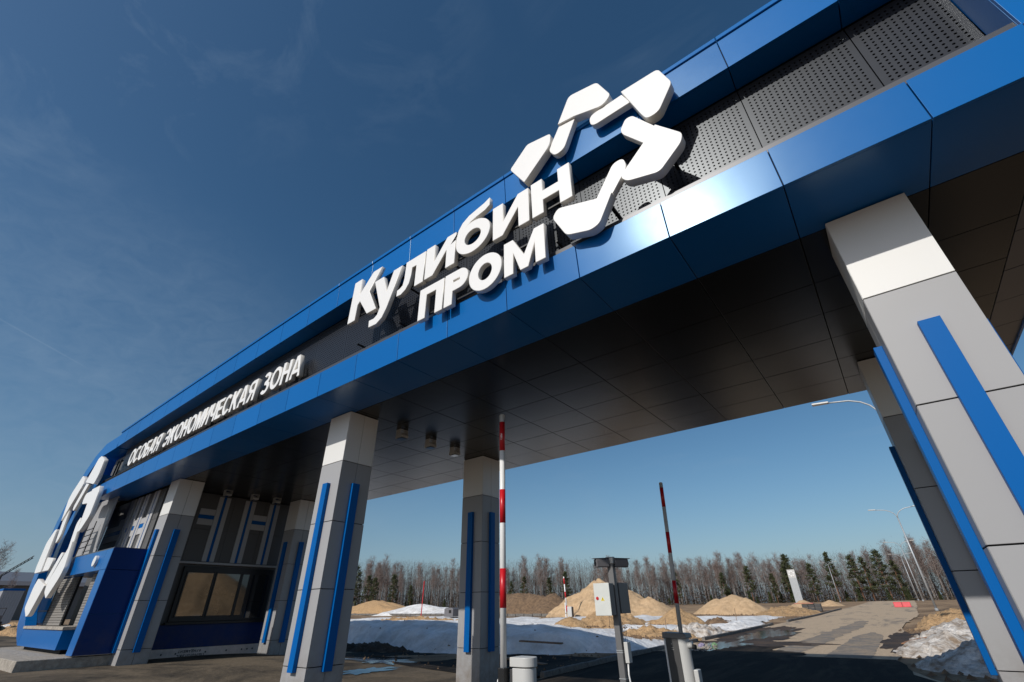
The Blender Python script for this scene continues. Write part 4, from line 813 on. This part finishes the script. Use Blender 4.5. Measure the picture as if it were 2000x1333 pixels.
# ------------------------------------------------------------------ camera post with switch box
Yc = 12.1; kx = -6.0
cp = thing('camera_post', 'grey post with pale switch box and two surveillance cameras', 'camera post', (kx, Yc, 0))
link('post', MB().box(-.075, .075, -.075, .075, 0, 3.2).mesh('post', M_boxside, bevel=.008), cp)
bx = link('switch_box', MB().box(-.80, -.36, -.46, -.22, 1.90, 2.60).mesh('switch_box', M_boxside, bevel=.006), cp)
bx.location = (.42, .10, 0)
link('door', MB().box(-.80, -.36, -.482, -.462, 1.895, 2.605).mesh('door', M_box, bevel=.008), bx)
link('lock', MB().tube([(-.71, -.484, 2.27), (-.71, -.492, 2.27)], .038, 14).mesh('lock', M_red), bx)
link('warning_sticker', MB().quadprism([(-.615, -.485, 2.215), (-.515, -.485, 2.215), (-.565, -.485, 2.30)], (0, .002, 0)).mesh('warning_sticker', M_yellow), bx)
link('warning_mark', MB().box(-.569, -.561, -.4885, -.4872, 2.235, 2.275).mesh('warning_mark', M_print), bx)
bx2 = link('switch_box', MB().box(.0, .26, -.08, .46, 1.93, 2.62).mesh('switch_box', M_boxside, bevel=.006), cp)
bx2.location = (-.19, .24, 0)
for s, (dx, dy) in ((-1, (-.58, -.80)), (1, (.62, .60))):
    h = link('surveillance_camera', None if False else MB().quadprism([(0, -.085, -.12), (0, .085, -.12), (0, .095, .06), (0, .05, .085), (0, -.05, .085), (0, -.095, .06)], (.36, 0, 0)).mesh('surveillance_camera', M_camera, bevel=.022), cp)
    d = Vector((dx, dy, -.03)); h.rotation_euler = d.to_track_quat('X', 'Z').to_euler(); h.location = Vector((0, 0, 3.10))+d.normalized()*.09
    link('visor', MB().box(-.02, .42, -.085, .085, .0855, .097).mesh('visor', M_camera, bevel=.004), h); link('lens', MB().tube([(.36, 0, -.02), (.372, 0, -.02)], .06, 14).mesh('lens', M_glass), h)
link('bracket', MB().quadprism([(-.13, -.03, 3.22), (.10, -.03, 3.22), (.05, -.03, 2.85), (-.05, -.03, 2.85)], (0, .06, 0)).mesh('bracket', M_boxside, bevel=.005), cp)
link('bracket', MB().box(-.1, .1, -.09, .09, 3.05, 3.21).mesh('bracket', M_lampgrey, bevel=.02), cp)
link('antenna_box', MB().box(.10, .20, -.02, .16, .92, 1.34).mesh('antenna_box', M_cab, bevel=.01), cp)
for k, x in enumerate((.10, .14, .18)): link('antenna', MB().tube([(x, .05, 1.34), (x, .05, 1.75-.03*k)], .006, 5).mesh('antenna', M_black), cp)
for z in (1.13, 1.17, .62): link('clamp', MB().box(-.083, .083, -.083, .083, z-.008, z+.008).mesh('clamp', M_galv), cp)
link('cable', MB().tube([(.14, .03, .92), (.13, .02, .7), (.17, 0, .45), (.20, 0, .34), (.15, -.02, .3), (.09, -.03, .34)], .02, 6).mesh('cable', M_wpaint, True), cp)

# ------------------------------------------------------------------ street lamps
def lamp_proto(hh=11.4):
    root = thing('street_lamp', '', 'street lamp', (0, 0, 0), 'street lamps along the road')
    link('pole', MB().tube([(0, 0, 0), (0, 0, hh-1.2)], [.12, .07], 10).mesh('pole', M_galv, True), root)
    for s in (-1, 1):
        pts = [(0, 0, hh-1.2)]+[(s*(1.6*(1-math.cos(R(a)))), 0, hh-1.2+1.15*math.sin(R(a))) for a in (15, 32, 50, 70, 90)]
        a = link('arm', MB().tube(pts+[(s*2.0, 0, hh)], .045, 8).mesh('arm', M_galv, True), root)
        link('lamp_head', MB().quadprism([(s*1.95, -.13, hh-.03), (s*2.75, -.16, hh+.02), (s*2.75, .16, hh+.02), (s*1.95, .13, hh-.03)], (0, 0, .09)).mesh('lamp_head', M_lampgrey, bevel=.02), a)
    link('base_flange', MB().tube([(0, 0, 0), (0, 0, .25)], .18, 10).mesh('base_flange', M_galv), root)
    return root
l0 = lamp_proto(); kids(l0)
for i, (x, y, lb) in enumerate(((1.84, 79, 'tall double-headed street lamp just left of the right column'), (1.75, 29.5, 'nearest street lamp, only its head showing under the gate'), (1.65, 138, 'double-headed street lamp right behind the tallest visible lamp'), (1.2, 178, 'farthest small street lamp at the end of the road'), (-15.6, 165, 'lone street lamp left of the road before the wood'))):
    o = l0 if i == 0 else copy_tree(l0); o.location = (x, y, gz(x, y)); o['label'] = lb
    if i == 4: o.scale = (.85, .85, .85)

# ------------------------------------------------------------------ things out on the site
pyl = thing('info_pylon', 'slim silver-grey pylon sign with an emblem at its top, before the wood', 'pylon sign', (-19.3, 126, gz(-19, 126)))
for k in range(4): link('segment', MB().box(-.75, .75, -.18, .18, .25+k*1.6, 1.84+k*1.6).mesh('segment', M_galv if k < 3 else M_cab, bevel=.02), pyl)
link('foot', MB().box(-.95, .95, -.4, .4, 0, .25).mesh('foot', M_wpaint), pyl)
for k in range(6):
    a = R(60*k); pts = [(.42*(p[0]*math.cos(a)-p[1]*math.sin(a))*.72, .42*(p[0]*math.sin(a)+p[1]*math.cos(a))*.72) for p in rounded(wide, .1)]
    me = extrude_outline('emblem_plate', [pts], .04, .005); link('emblem_plate', me, pyl, (0, -.205, 5.85))
rb = thing('road_block', 'red plastic road block standing on the right of the road', 'road block', (-1.45, 95, gz(0, 95)))
for x in (-1.0, 0.02): link('block', MB().quadprism([(x, -.28, 0), (x+.98, -.28, 0), (x+.98, -.16, .66), (x, -.16, .66)], (0, .4, 0)).mesh('block', M_redplastic, bevel=.05), rb)
pal = thing('block_stack', 'dark stack of paving blocks under a red sheet beside the road', 'stack', (-10.9, 79.5, gz(-11, 79.5)))
for i in range(3):
    for j in range(2): link('block', MB().box(-1.1+i*.74, -.40+i*.74, -.5, .5, .05+j*.42, .45+j*.42).mesh('block', M_cabdk, bevel=.02), pal)
link('sheet', MB().quadprism([(-1.9, -.7, .93), (-.4, -.75, .98), (.3, -.7, .92), (.3, .7, .95), (-1.9, .7, .93)], (0, 0, .03)).mesh('sheet', M_redplastic), pal)
gen = thing('equipment_cabinet', 'dark boxy machine by the sand ridge left of the middle rear column', 'machine', (-56.8, 58.6, gz(-57, 58.6)-.05))
link('body', MB().box(-.9, .95, -.7, .7, .45, 1.45).mesh('body', M_camera, bevel=.05), gen); link('skid', MB().box(-.7, 1.0, -.7, .7, 0, .4).mesh('skid', M_black), gen)
link('opening', MB().box(.1, .6, -.72, -.705, .9, 1.3).mesh('opening', M_dark), gen); link('hood', MB().quadprism([(-.8, -.7, 1.46), (.9, -.7, 1.46), (.7, -.7, 1.6), (-.5, -.7, 1.62)], (0, 1.4, 0)).mesh('hood', M_camera), gen)
# far kerb line of laid stones
fk = thing('kerb_row', 'pale row of kerb stones across the site behind the sand ridge', 'kerb', (0, 0, 0))
kf = MB().box(0, 1.9, -.2, .2, 0, .38).mesh('kerb_stone', M_kerb, bevel=.03)
for i in range(40):
    t = i/39; x = -124+t*78; y = 85-t*17.5
    o = link('kerb_stone', kf, fk, (x, y, gz(x, y)+.02+rnd.uniform(-.03, .03))); o.rotation_euler = (0, rnd.uniform(-.02, .02), -.22)
for k, (x, y, rz, ln, z, lb) in enumerate(((-14.9, 21.6, .12, 2.3, .62, 'dark plank lying on the shaded snow'), (-13.8, 18.8, -.25, 2.6, .12, 'wet plank lying in front of the snow edge'), (-11.6, 30.2, .2, 1.9, .42, 'pale plank at the foot of the dirt heap'))):
    o = tag(link('plank', MB().box(-ln/2, ln/2, -.11, .11, 0, .06).mesh('plank', M_wood, bevel=.006), None, (x, y, z)), lb, 'plank'); o.rotation_euler = (.05, .03, rz)
for k, (x, y, hh, lb) in enumerate(((-20.6, 40, .95, 'thin stake on snow right of the crumbly heap'), (-15.0, 38, .9, 'thin stake between snow and the sand cone'), (-13.1, 50, 1.15, 'thin stake beside the small soil heap'))):
    tag(link('survey_stake', MB().tube([(x, y, gz(x, y)), (x+.04, y, gz(x, y)+hh)], .025, 5).mesh('survey_stake', M_wood)), lb, 'stake')
def lump(name, x, y, z, r, M, lb, cat):
    bm = bmesh.new(); bmesh.ops.create_icosphere(bm, subdivisions=3, radius=r)
    for v in bm.verts: v.co *= 1+.35*fbm(v.co.x*3/r*.4, v.co.y*3/r*.4, v.co.z*3/r*.4+x); v.co.z *= .75
    me = bpy.data.meshes.new(name); bm.to_mesh(me); bm.free(); me.materials.append(M); tag(link(name, me, None, (x, y, z)), lb, cat)
lump('plastic_bag', -9.15, 27.4, .30, .17, M_bag, 'lilac plastic bag lying by the kerb', 'bag'); lump('plastic_bag', -8.75, 28.2, .30, .14, M_bagg, 'green plastic bag lying by the kerb', 'bag')
tag(link('cardboard_sheet', MB().quadprism([(-1.1, 31.6, .33), (.1, 31.2, .42), (.25, 32.3, .62), (-.4, 32.5, .5), (-.95, 32.4, .36)], (0, 0, .03)).mesh('cardboard_sheet', M_card)), 'torn brown cardboard at the right road edge', 'cardboard')
mb = MB()
for _ in range(420):
    x = rnd.gauss(-9.35, .38); y = rnd.gauss(26.3, 1.0); r_ = rnd.uniform(.025, .07); z = gz(x, y)+.02; o = len(mb.v)
    mb.v += [(x+r_*rnd.uniform(.6, 1.2)*math.cos(a), y+r_*rnd.uniform(.6, 1.2)*math.sin(a), z+rnd.uniform(-.02, .03)) for a in (0, 1.57, 3.14, 4.71)]+[(x, y, z+r_*1.1)]
    mb.f += [(o, o+1, o+4), (o+1, o+2, o+4), (o+2, o+3, o+4), (o+3, o, o+4)]
struct(link('gravel', mb.mesh('gravel', M_conc)), 'stuff')
mb = MB()
for _ in range(4200):
    y = 15+abs(rnd.gauss(0, 1))*22; x = rnd.uniform(-48, 6)
    if kerb_left(y)-.4 < x < road_right(y)+.3 or y > 72: continue
    if snow_mask(x, y) > .02 and rnd.random() < .93: continue
    r_ = rnd.uniform(.03, .13); z = max(gz(x, y), snow_z(x, y) if snow_mask(x, y) > .02 and y < 50 else -9)-.02; o = len(mb.v)
    mb.v += [(x+r_*rnd.uniform(.6, 1.3)*math.cos(a), y+r_*rnd.uniform(.6, 1.3)*math.sin(a), z) for a in (0, 1.57, 3.14, 4.71)]+[(x+rnd.uniform(-.3, .3)*r_, y, z+r_*rnd.uniform(.5, 1.1))]
    mb.f += [(o, o+1, o+4), (o+1, o+2, o+4), (o+2, o+3, o+4), (o+3, o, o+4)]
for hx_, hy_, hr, hn in ((-22.6, 41.5, 4.2, 420), (-16.7, 44.2, 3.0, 160), (-13.6, 31.2, 3.2, 380), (-38, 66.5, 9, 260), (-12.6, 69, 4.5, 320), (-19.8, 73.5, 5.2, 120), (1.0, 43, 3.2, 260), (-55, 48, 11, 300)):
    for _ in range(hn):
        x = rnd.gauss(hx_, hr*.5); y = hy_-abs(rnd.gauss(0, 1))*hr*.35; z = gz(x, y)
        if kerb_left(y)+.2 < x < road_right(y)-.2: continue
        r_ = rnd.uniform(.04, .14); o = len(mb.v); z += -.03+(.2 if snow_mask(x, y) > .02 and y < 50 else 0)
        mb.v += [(x+r_*rnd.uniform(.6, 1.3)*math.cos(a), y+r_*rnd.uniform(.6, 1.3)*math.sin(a), z) for a in (0, 1.57, 3.14, 4.71)]+[(x+rnd.uniform(-.3, .3)*r_, y, z+r_*rnd.uniform(.6, 1.2))]
        mb.f += [(o, o+1, o+4), (o+1, o+2, o+4), (o+2, o+3, o+4), (o+3, o, o+4)]
struct(link('clods', mb.mesh('clods', M_soil)), 'stuff')

# ------------------------------------------------------------------ left background
ct = thing('steel_container', 'grey corrugated container with blue top rail left of the gate', 'container', (-92, 13.7, gz(-92, 13.7)))
mb = MB()
for k in range(16): mb.box(-.05+.04*(k % 2), .04*(k % 2), -.95+k*.125, -.825+k*.125, 0, 3.7)
link('wall', mb.mesh('wall', M_corr), ct); link('body', MB().box(-5, -.06, -.95, 1.05, 0, 3.7).mesh('body', M_corr), ct); link('top_rail', MB().box(-5, .1, -1.0, 1.1, 3.7, 3.95).mesh('top_rail', M_bluestrip), ct)
hg = thing('low_building', 'long dark-roofed building on the left horizon', 'building', (-150, 21, 1.5))
link('wall', MB().box(-5, 5, -14, 14, 0, 6.2).mesh('wall', M_wallg), hg); link('roof', MB().quadprism([(-6, -15, 6.2), (6, -15, 6.2), (5, -15, 7.0), (-5, -15, 9.2)], (0, 30, 0)).mesh('roof', M_camera), hg)
mc = thing('plate_compactor', 'black two-wheeled compactor standing by white bags at far left', 'machine', (-61, 8.9, gz(-61, 8.9)))
link('body', MB().box(-.3, .5, -.35, .35, .1, .9).mesh('body', M_black, bevel=.06), mc); link('engine', MB().box(-.2, .3, -.22, .25, .9, 1.35).mesh('engine', M_camera, bevel=.05), mc)
link('handle', MB().tube([(-.1, -.25, 1.2), (-.2, -.32, 1.85), (-.2, .32, 1.85), (-.1, .25, 1.2)], .03, 6).mesh('handle', M_black), mc)
for s in (-1, 1): link('wheel', MB().tube([(0, s*.36, .3), (0, s*.46, .3)], .3, 16).mesh('wheel', M_black), mc)
lump('snow_bag', -62.5, 8.1, 1.25, .75, M_snow, 'white sack pile left of the black compactor', 'sack'); lump('snow_bag', -62.5, 9.9, 1.1, .6, M_snow, 'smaller white sack right of the black compactor', 'sack')
mst = thing('crane_boom', 'thin lattice boom rising behind the low building at far left', 'crane', (-120, 17.4, 1.6))
for dz in (0, .35): link('chord', MB().tube([(0, -2.0, 6.3+dz), (0, 1.0, 9.4+dz)], .07, 5).mesh('chord', M_frame), mst)
mb = MB()
for k in range(9): t = k/9; mb.tube([(0, -2+3*t, 6.3+3.1*t), (0, -2+3*(t+.1), 6.65+3.1*(t+.1))], .04, 4)
link('lacing', mb.mesh('lacing', M_frame), mst); link('post', MB().tube([(0, -1.9, 0), (0, -1.9, 6.6)], .15, 6).mesh('post', M_frame), mst)

# ------------------------------------------------------------------ trees
def birch_meshes(seed, hgt):
    rnd.seed(seed); tr = MB(); cr = MB(); lean = (rnd.uniform(-.05, .05)*hgt, rnd.uniform(-.04, .04)*hgt)
    def P(t): return Vector((lean[0]*t*t, lean[1]*t*t, hgt*t))
    tr.tube([P(0), P(.35), P(.7), P(.97)], [hgt*.0050, hgt*.0043, hgt*.003, hgt*.001], 5, False)
    for k in range(52):
        t = rnd.uniform(.30, .97)**.8; p = P(t); a = rnd.random()*6.28; ln = hgt*(.06+.16*(1-t))*rnd.uniform(.7, 1.2)
        q = p+Vector((math.cos(a)*ln*.75, math.sin(a)*ln*.75, ln*.9)); cr.blade(p, q, hgt*.003)
        for _ in range(8):
            s = rnd.uniform(.2, 1.05); b = p.lerp(q, s); e = b+Vector((rnd.gauss(0, .028)*hgt, rnd.gauss(0, .028)*hgt, rnd.uniform(.0, .055)*hgt)); cr.blade(b, e, rnd.uniform(.02, .04))
            for _ in range(3):
                c2 = b.lerp(e, rnd.uniform(.3, 1)); cr.blade(c2, c2+Vector((rnd.gauss(0, .02)*hgt, rnd.gauss(0, .02)*hgt, rnd.uniform(-.015, .035)*hgt)), rnd.uniform(.013, .026))
    for _ in range(16):
        p = P(rnd.uniform(.08, .4)); a = rnd.random()*6.28; cr.blade(p, p+Vector((math.cos(a)*.7, math.sin(a)*.7, .5)), .03)
    return tr.mesh('trunk', M_bark), cr.mesh('crown', M_twig)
def pine_meshes(seed, hgt):
    rnd.seed(seed); tr = MB(); cr = MB(); lx = rnd.uniform(-.03, .03)*hgt
    def P(t): return Vector((lx*t, 0, hgt*t))
    tr.tube([P(0), P(.5), P(.95)], [hgt*.012, hgt*.009, hgt*.003], 6, False)
    low = rnd.uniform(.14, .34); n = 62
    for k in range(n):
        t = low+(1-low)*(k+rnd.random())/n; p = P(t); a = rnd.random()*6.28; ln = hgt*(.03+.225*(1-t)**.75*min(1, .55+(t-low)*2.2))*rnd.uniform(.6, 1.15)
        q = p+Vector((math.cos(a)*ln, math.sin(a)*ln, ln*rnd.uniform(-.05, .4))); tr.tube([p, q], [.045, .015], 3, False)
        for _ in range(3):
            c = p.lerp(q, rnd.uniform(.4, 1.05))
            for _ in range(13): cr.tri((c.x+rnd.gauss(0, .02)*hgt, c.y+rnd.gauss(0, .02)*hgt, c.z+rnd.gauss(0, .012)*hgt), .29)
    for _ in range(26): cr.tri((P(1).x+rnd.gauss(0, .13), rnd.gauss(0, .13), hgt*rnd.uniform(.93, 1.03)), .18)
    return tr.mesh('trunk', M_pbark), cr.mesh('crown', M_needle)
def spruce_meshes(seed, hgt):
    rnd.seed(seed); tr = MB(); cr = MB(); tr.tube([(0, 0, 0), (0, 0, hgt*.96)], [hgt*.014, .02], 5, False)
    n = int(16+hgt*2)
    for k in range(n):
        t = .06+.92*k/n; z = hgt*t; ln = hgt*.23*(1-t)**.85+.12
        for b in range(7):
            a = rnd.random()*6.28; l2 = ln*rnd.uniform(.65, 1.1)
            for s in (.35, .6, .8, 1):
                for _ in range(3): cr.tri((math.cos(a)*l2*s+rnd.gauss(0, .06), math.sin(a)*l2*s+rnd.gauss(0, .06), z-.22*l2*s+rnd.gauss(0, .07)), .17)
    return tr.mesh('trunk', M_pbark), cr.mesh('crown', M_needle2)
def front_line(x):      # front edge of the wood
    return 186 + 0.06*x - 0.00135*min(0, x+20)**2 if x > -230 else 100
def tree(name, pair, x, y, s, lb, cat, gp):
    r_ = tag(link(name, pair[0], None, (x, y, gz(x, y)-.1)), lb, cat, gp); r_.scale = (s, s, s*rnd.uniform(.93, 1.07)); r_.rotation_euler = (0, 0, rnd.random()*6.28)
    link('crown', pair[1], r_); return r_
def wood_y(x):
    pts = [(-330, 150), (-230, 122), (-160, 132), (-100, 150), (-60, 172), (-20, 186), (10, 190), (60, 200)]
    for (a, ya), (b, yb) in zip(pts[:-1], pts[1:]):
        if a <= x <= b: return ya+(yb-ya)*(x-a)/(b-a)
    return 150
def wood_h(x): return 13.2+1.8*sm01(x, -12, 8)+1.6*sm01(-x, -10, -20)+2.0*sm01(-x, 60, 110)+3.2*sm01(-x, 130, 190)
birches = [birch_meshes(100+k, 12.0) for k in range(10)]; pines = [pine_meshes(200+k, 12.0) for k in range(6)]; spruces = [spruce_meshes(300+k, 4.0) for k in range(4)]
rnd.seed(99)
nb = 0
while nb < 285:
    x = rnd.uniform(-225, 34); x = x if rnd.random() < .75 else rnd.uniform(-70, 24)
    if -20 < x < -8 and rnd.random() < .3: continue
    d = abs(rnd.gauss(0, 1))*9; y = wood_y(x)+d
    s = wood_h(x)*rnd.uniform(.76, 1.12)/12
    tree('birch_tree', rnd.choice(birches), x, y, s, 'bare pale-stemmed birch among many at the edge of the wood', 'birch tree', 'bare birches along the wood'); nb += 1
PINES = ((-169.5, -8, 15.6, 'big dark pine half cut off by the right edge of a sunlit column'), (-165, -10, 16.8, 'tallest dark pine of the clump between the two middle columns'), (-161, -7, 13.2, 'pine leaning against the tallest one of the clump between the columns'), (-156.5, -9, 11.6, 'bushy pine at the right end of the clump between the columns'),
         (-150.5, -7, 12.4, 'loose pine standing apart right of the pine clump'), (-143, -7, 8.6, 'small pine over the left end of the broad snow heap'),
         (-105.5, -7, 8.8, 'short dark pine on the earth bank next to the white barrier arm'), (-100.8, -8, 9.2, 'pointed pine on the earth bank, second from the white barrier arm'), (-93.8, -7, 8.8, 'lone short pine near the middle of the earth bank'), (-89, -7, 11.4, 'tall thin pine left of the distant barrier arm'),
         (-60.5, 0, 10.2, 'pine right of the leaning barrier arm, deep between birches'), (-46, -3, 9.4, 'pine over the left side of the flat-topped sand heap'), (-39, -2, 10.4, 'slim pine over the top of the flat-topped sand heap'), (-32.5, -3, 8.2, 'low pine right of the flat-topped sand heap'),
         (-27.6, -2, 13.6, 'tallest pointed pine left of the grey pylon'), (-29.5, 1, 11.4, 'pine joined to the left side of the tallest pointed pine'), (-22.6, 0, 11.8, 'pine just right of the grey pylon'), (-16.8, -2, 13.2, 'broad pine left of the lone street lamp'), (-11, -1, 13.8, 'broad bushy pine right of the lone street lamp'), (-8.6, 0, 12.2, 'pine joined to the right side of the broad bushy pine'),
         (-4.4, 1, 15.2, 'high pine top left of the red road block'), (-1.5, 3, 12.0, 'pine behind the red road block'), (13, 3, 12.4, 'pine behind the street lamps near the right column'))
for x, dy, hh, lb in PINES:
    y = wood_y(x)+dy-4
    tree('pine_tree', rnd.choice(pines), x, y, hh*.93/12, lb, 'pine tree', 'pines along the wood')
for k in range(60):
    x = rnd.uniform(-215, 30); y = wood_y(x)-rnd.uniform(2, 8); hh = rnd.uniform(1.6, 4.6)
    tree('young_spruce', rnd.choice(spruces), x, y, hh/4, 'young spruce at the foot of the wood', 'young spruce', 'young spruces along the wood')
mb = MB()
for _ in range(12000):     # the depth of the wood behind the trees one can tell apart: stems and twigs only
    x = rnd.uniform(-260, 60); y = wood_y(x)+rnd.uniform(10, 42); z0 = gz(x, y); hh = wood_h(x)*rnd.uniform(.6, 1.02)
    if _ % 2 == 0: mb.blade((x, y, z0), (x+rnd.gauss(0, .5), y, z0+hh*.95), rnd.uniform(.06, .15))
    for k in range(7):
        z = z0+hh*rnd.uniform(.02, .93)**1.15; xx = x+rnd.gauss(0, .8); mb.blade((xx, y, z), (xx+rnd.gauss(0, .5), y+rnd.gauss(0, .7), z+rnd.uniform(.5, 2.2)), rnd.uniform(.025, .06))
for _ in range(9000):     # fine crown haze between the nearer crowns
    x = rnd.uniform(-250, 55); y = wood_y(x)+rnd.uniform(4, 30); z0 = gz(x, y)+wood_h(x)*rnd.uniform(.45, 1.0)
    for k in range(7):
        xx = x+rnd.gauss(0, .7); zz = z0+rnd.gauss(0, .8); mb.blade((xx, y, zz), (xx+rnd.gauss(0, .35), y+rnd.gauss(0, .5), zz+rnd.uniform(.4, 1.3)), rnd.uniform(.018, .04))
struct(link('deep_wood', mb.mesh('deep_wood', M_far)), 'stuff')
mb = MB()
for _ in range(15000):
    x = rnd.uniform(-240, 45); y = wood_y(x)-7+rnd.uniform(0, 22); z = gz(x, y)+abs(rnd.gauss(0, 1))*(.7 if y < wood_y(x) else 1.7)
    mb.tri((x, y, z), .32)
for _ in range(16000):
    x = rnd.uniform(-255, 50); y = wood_y(x)+rnd.uniform(14, 40); z = gz(x, y)+rnd.random()**1.6*6.0
    mb.tri((x, y, z), .42)
struct(link('undergrowth', mb.mesh('undergrowth', mat('undergrowth_leaves', (0.055, 0.048, 0.025), .9, col2=(0.085, 0.058, 0.042), vscale=.3))), 'stuff')
# bare trees at the far left
for i, (x, y, s, lb) in enumerate(((-86, 10.4, .72, 'bare tree cut by the left edge of the photo'), (-98, 14.2, .5, 'small bare tree left of the emblem'))):
    r_ = tree('bare_tree', birches[i], x, y, s, lb, 'tree', None)
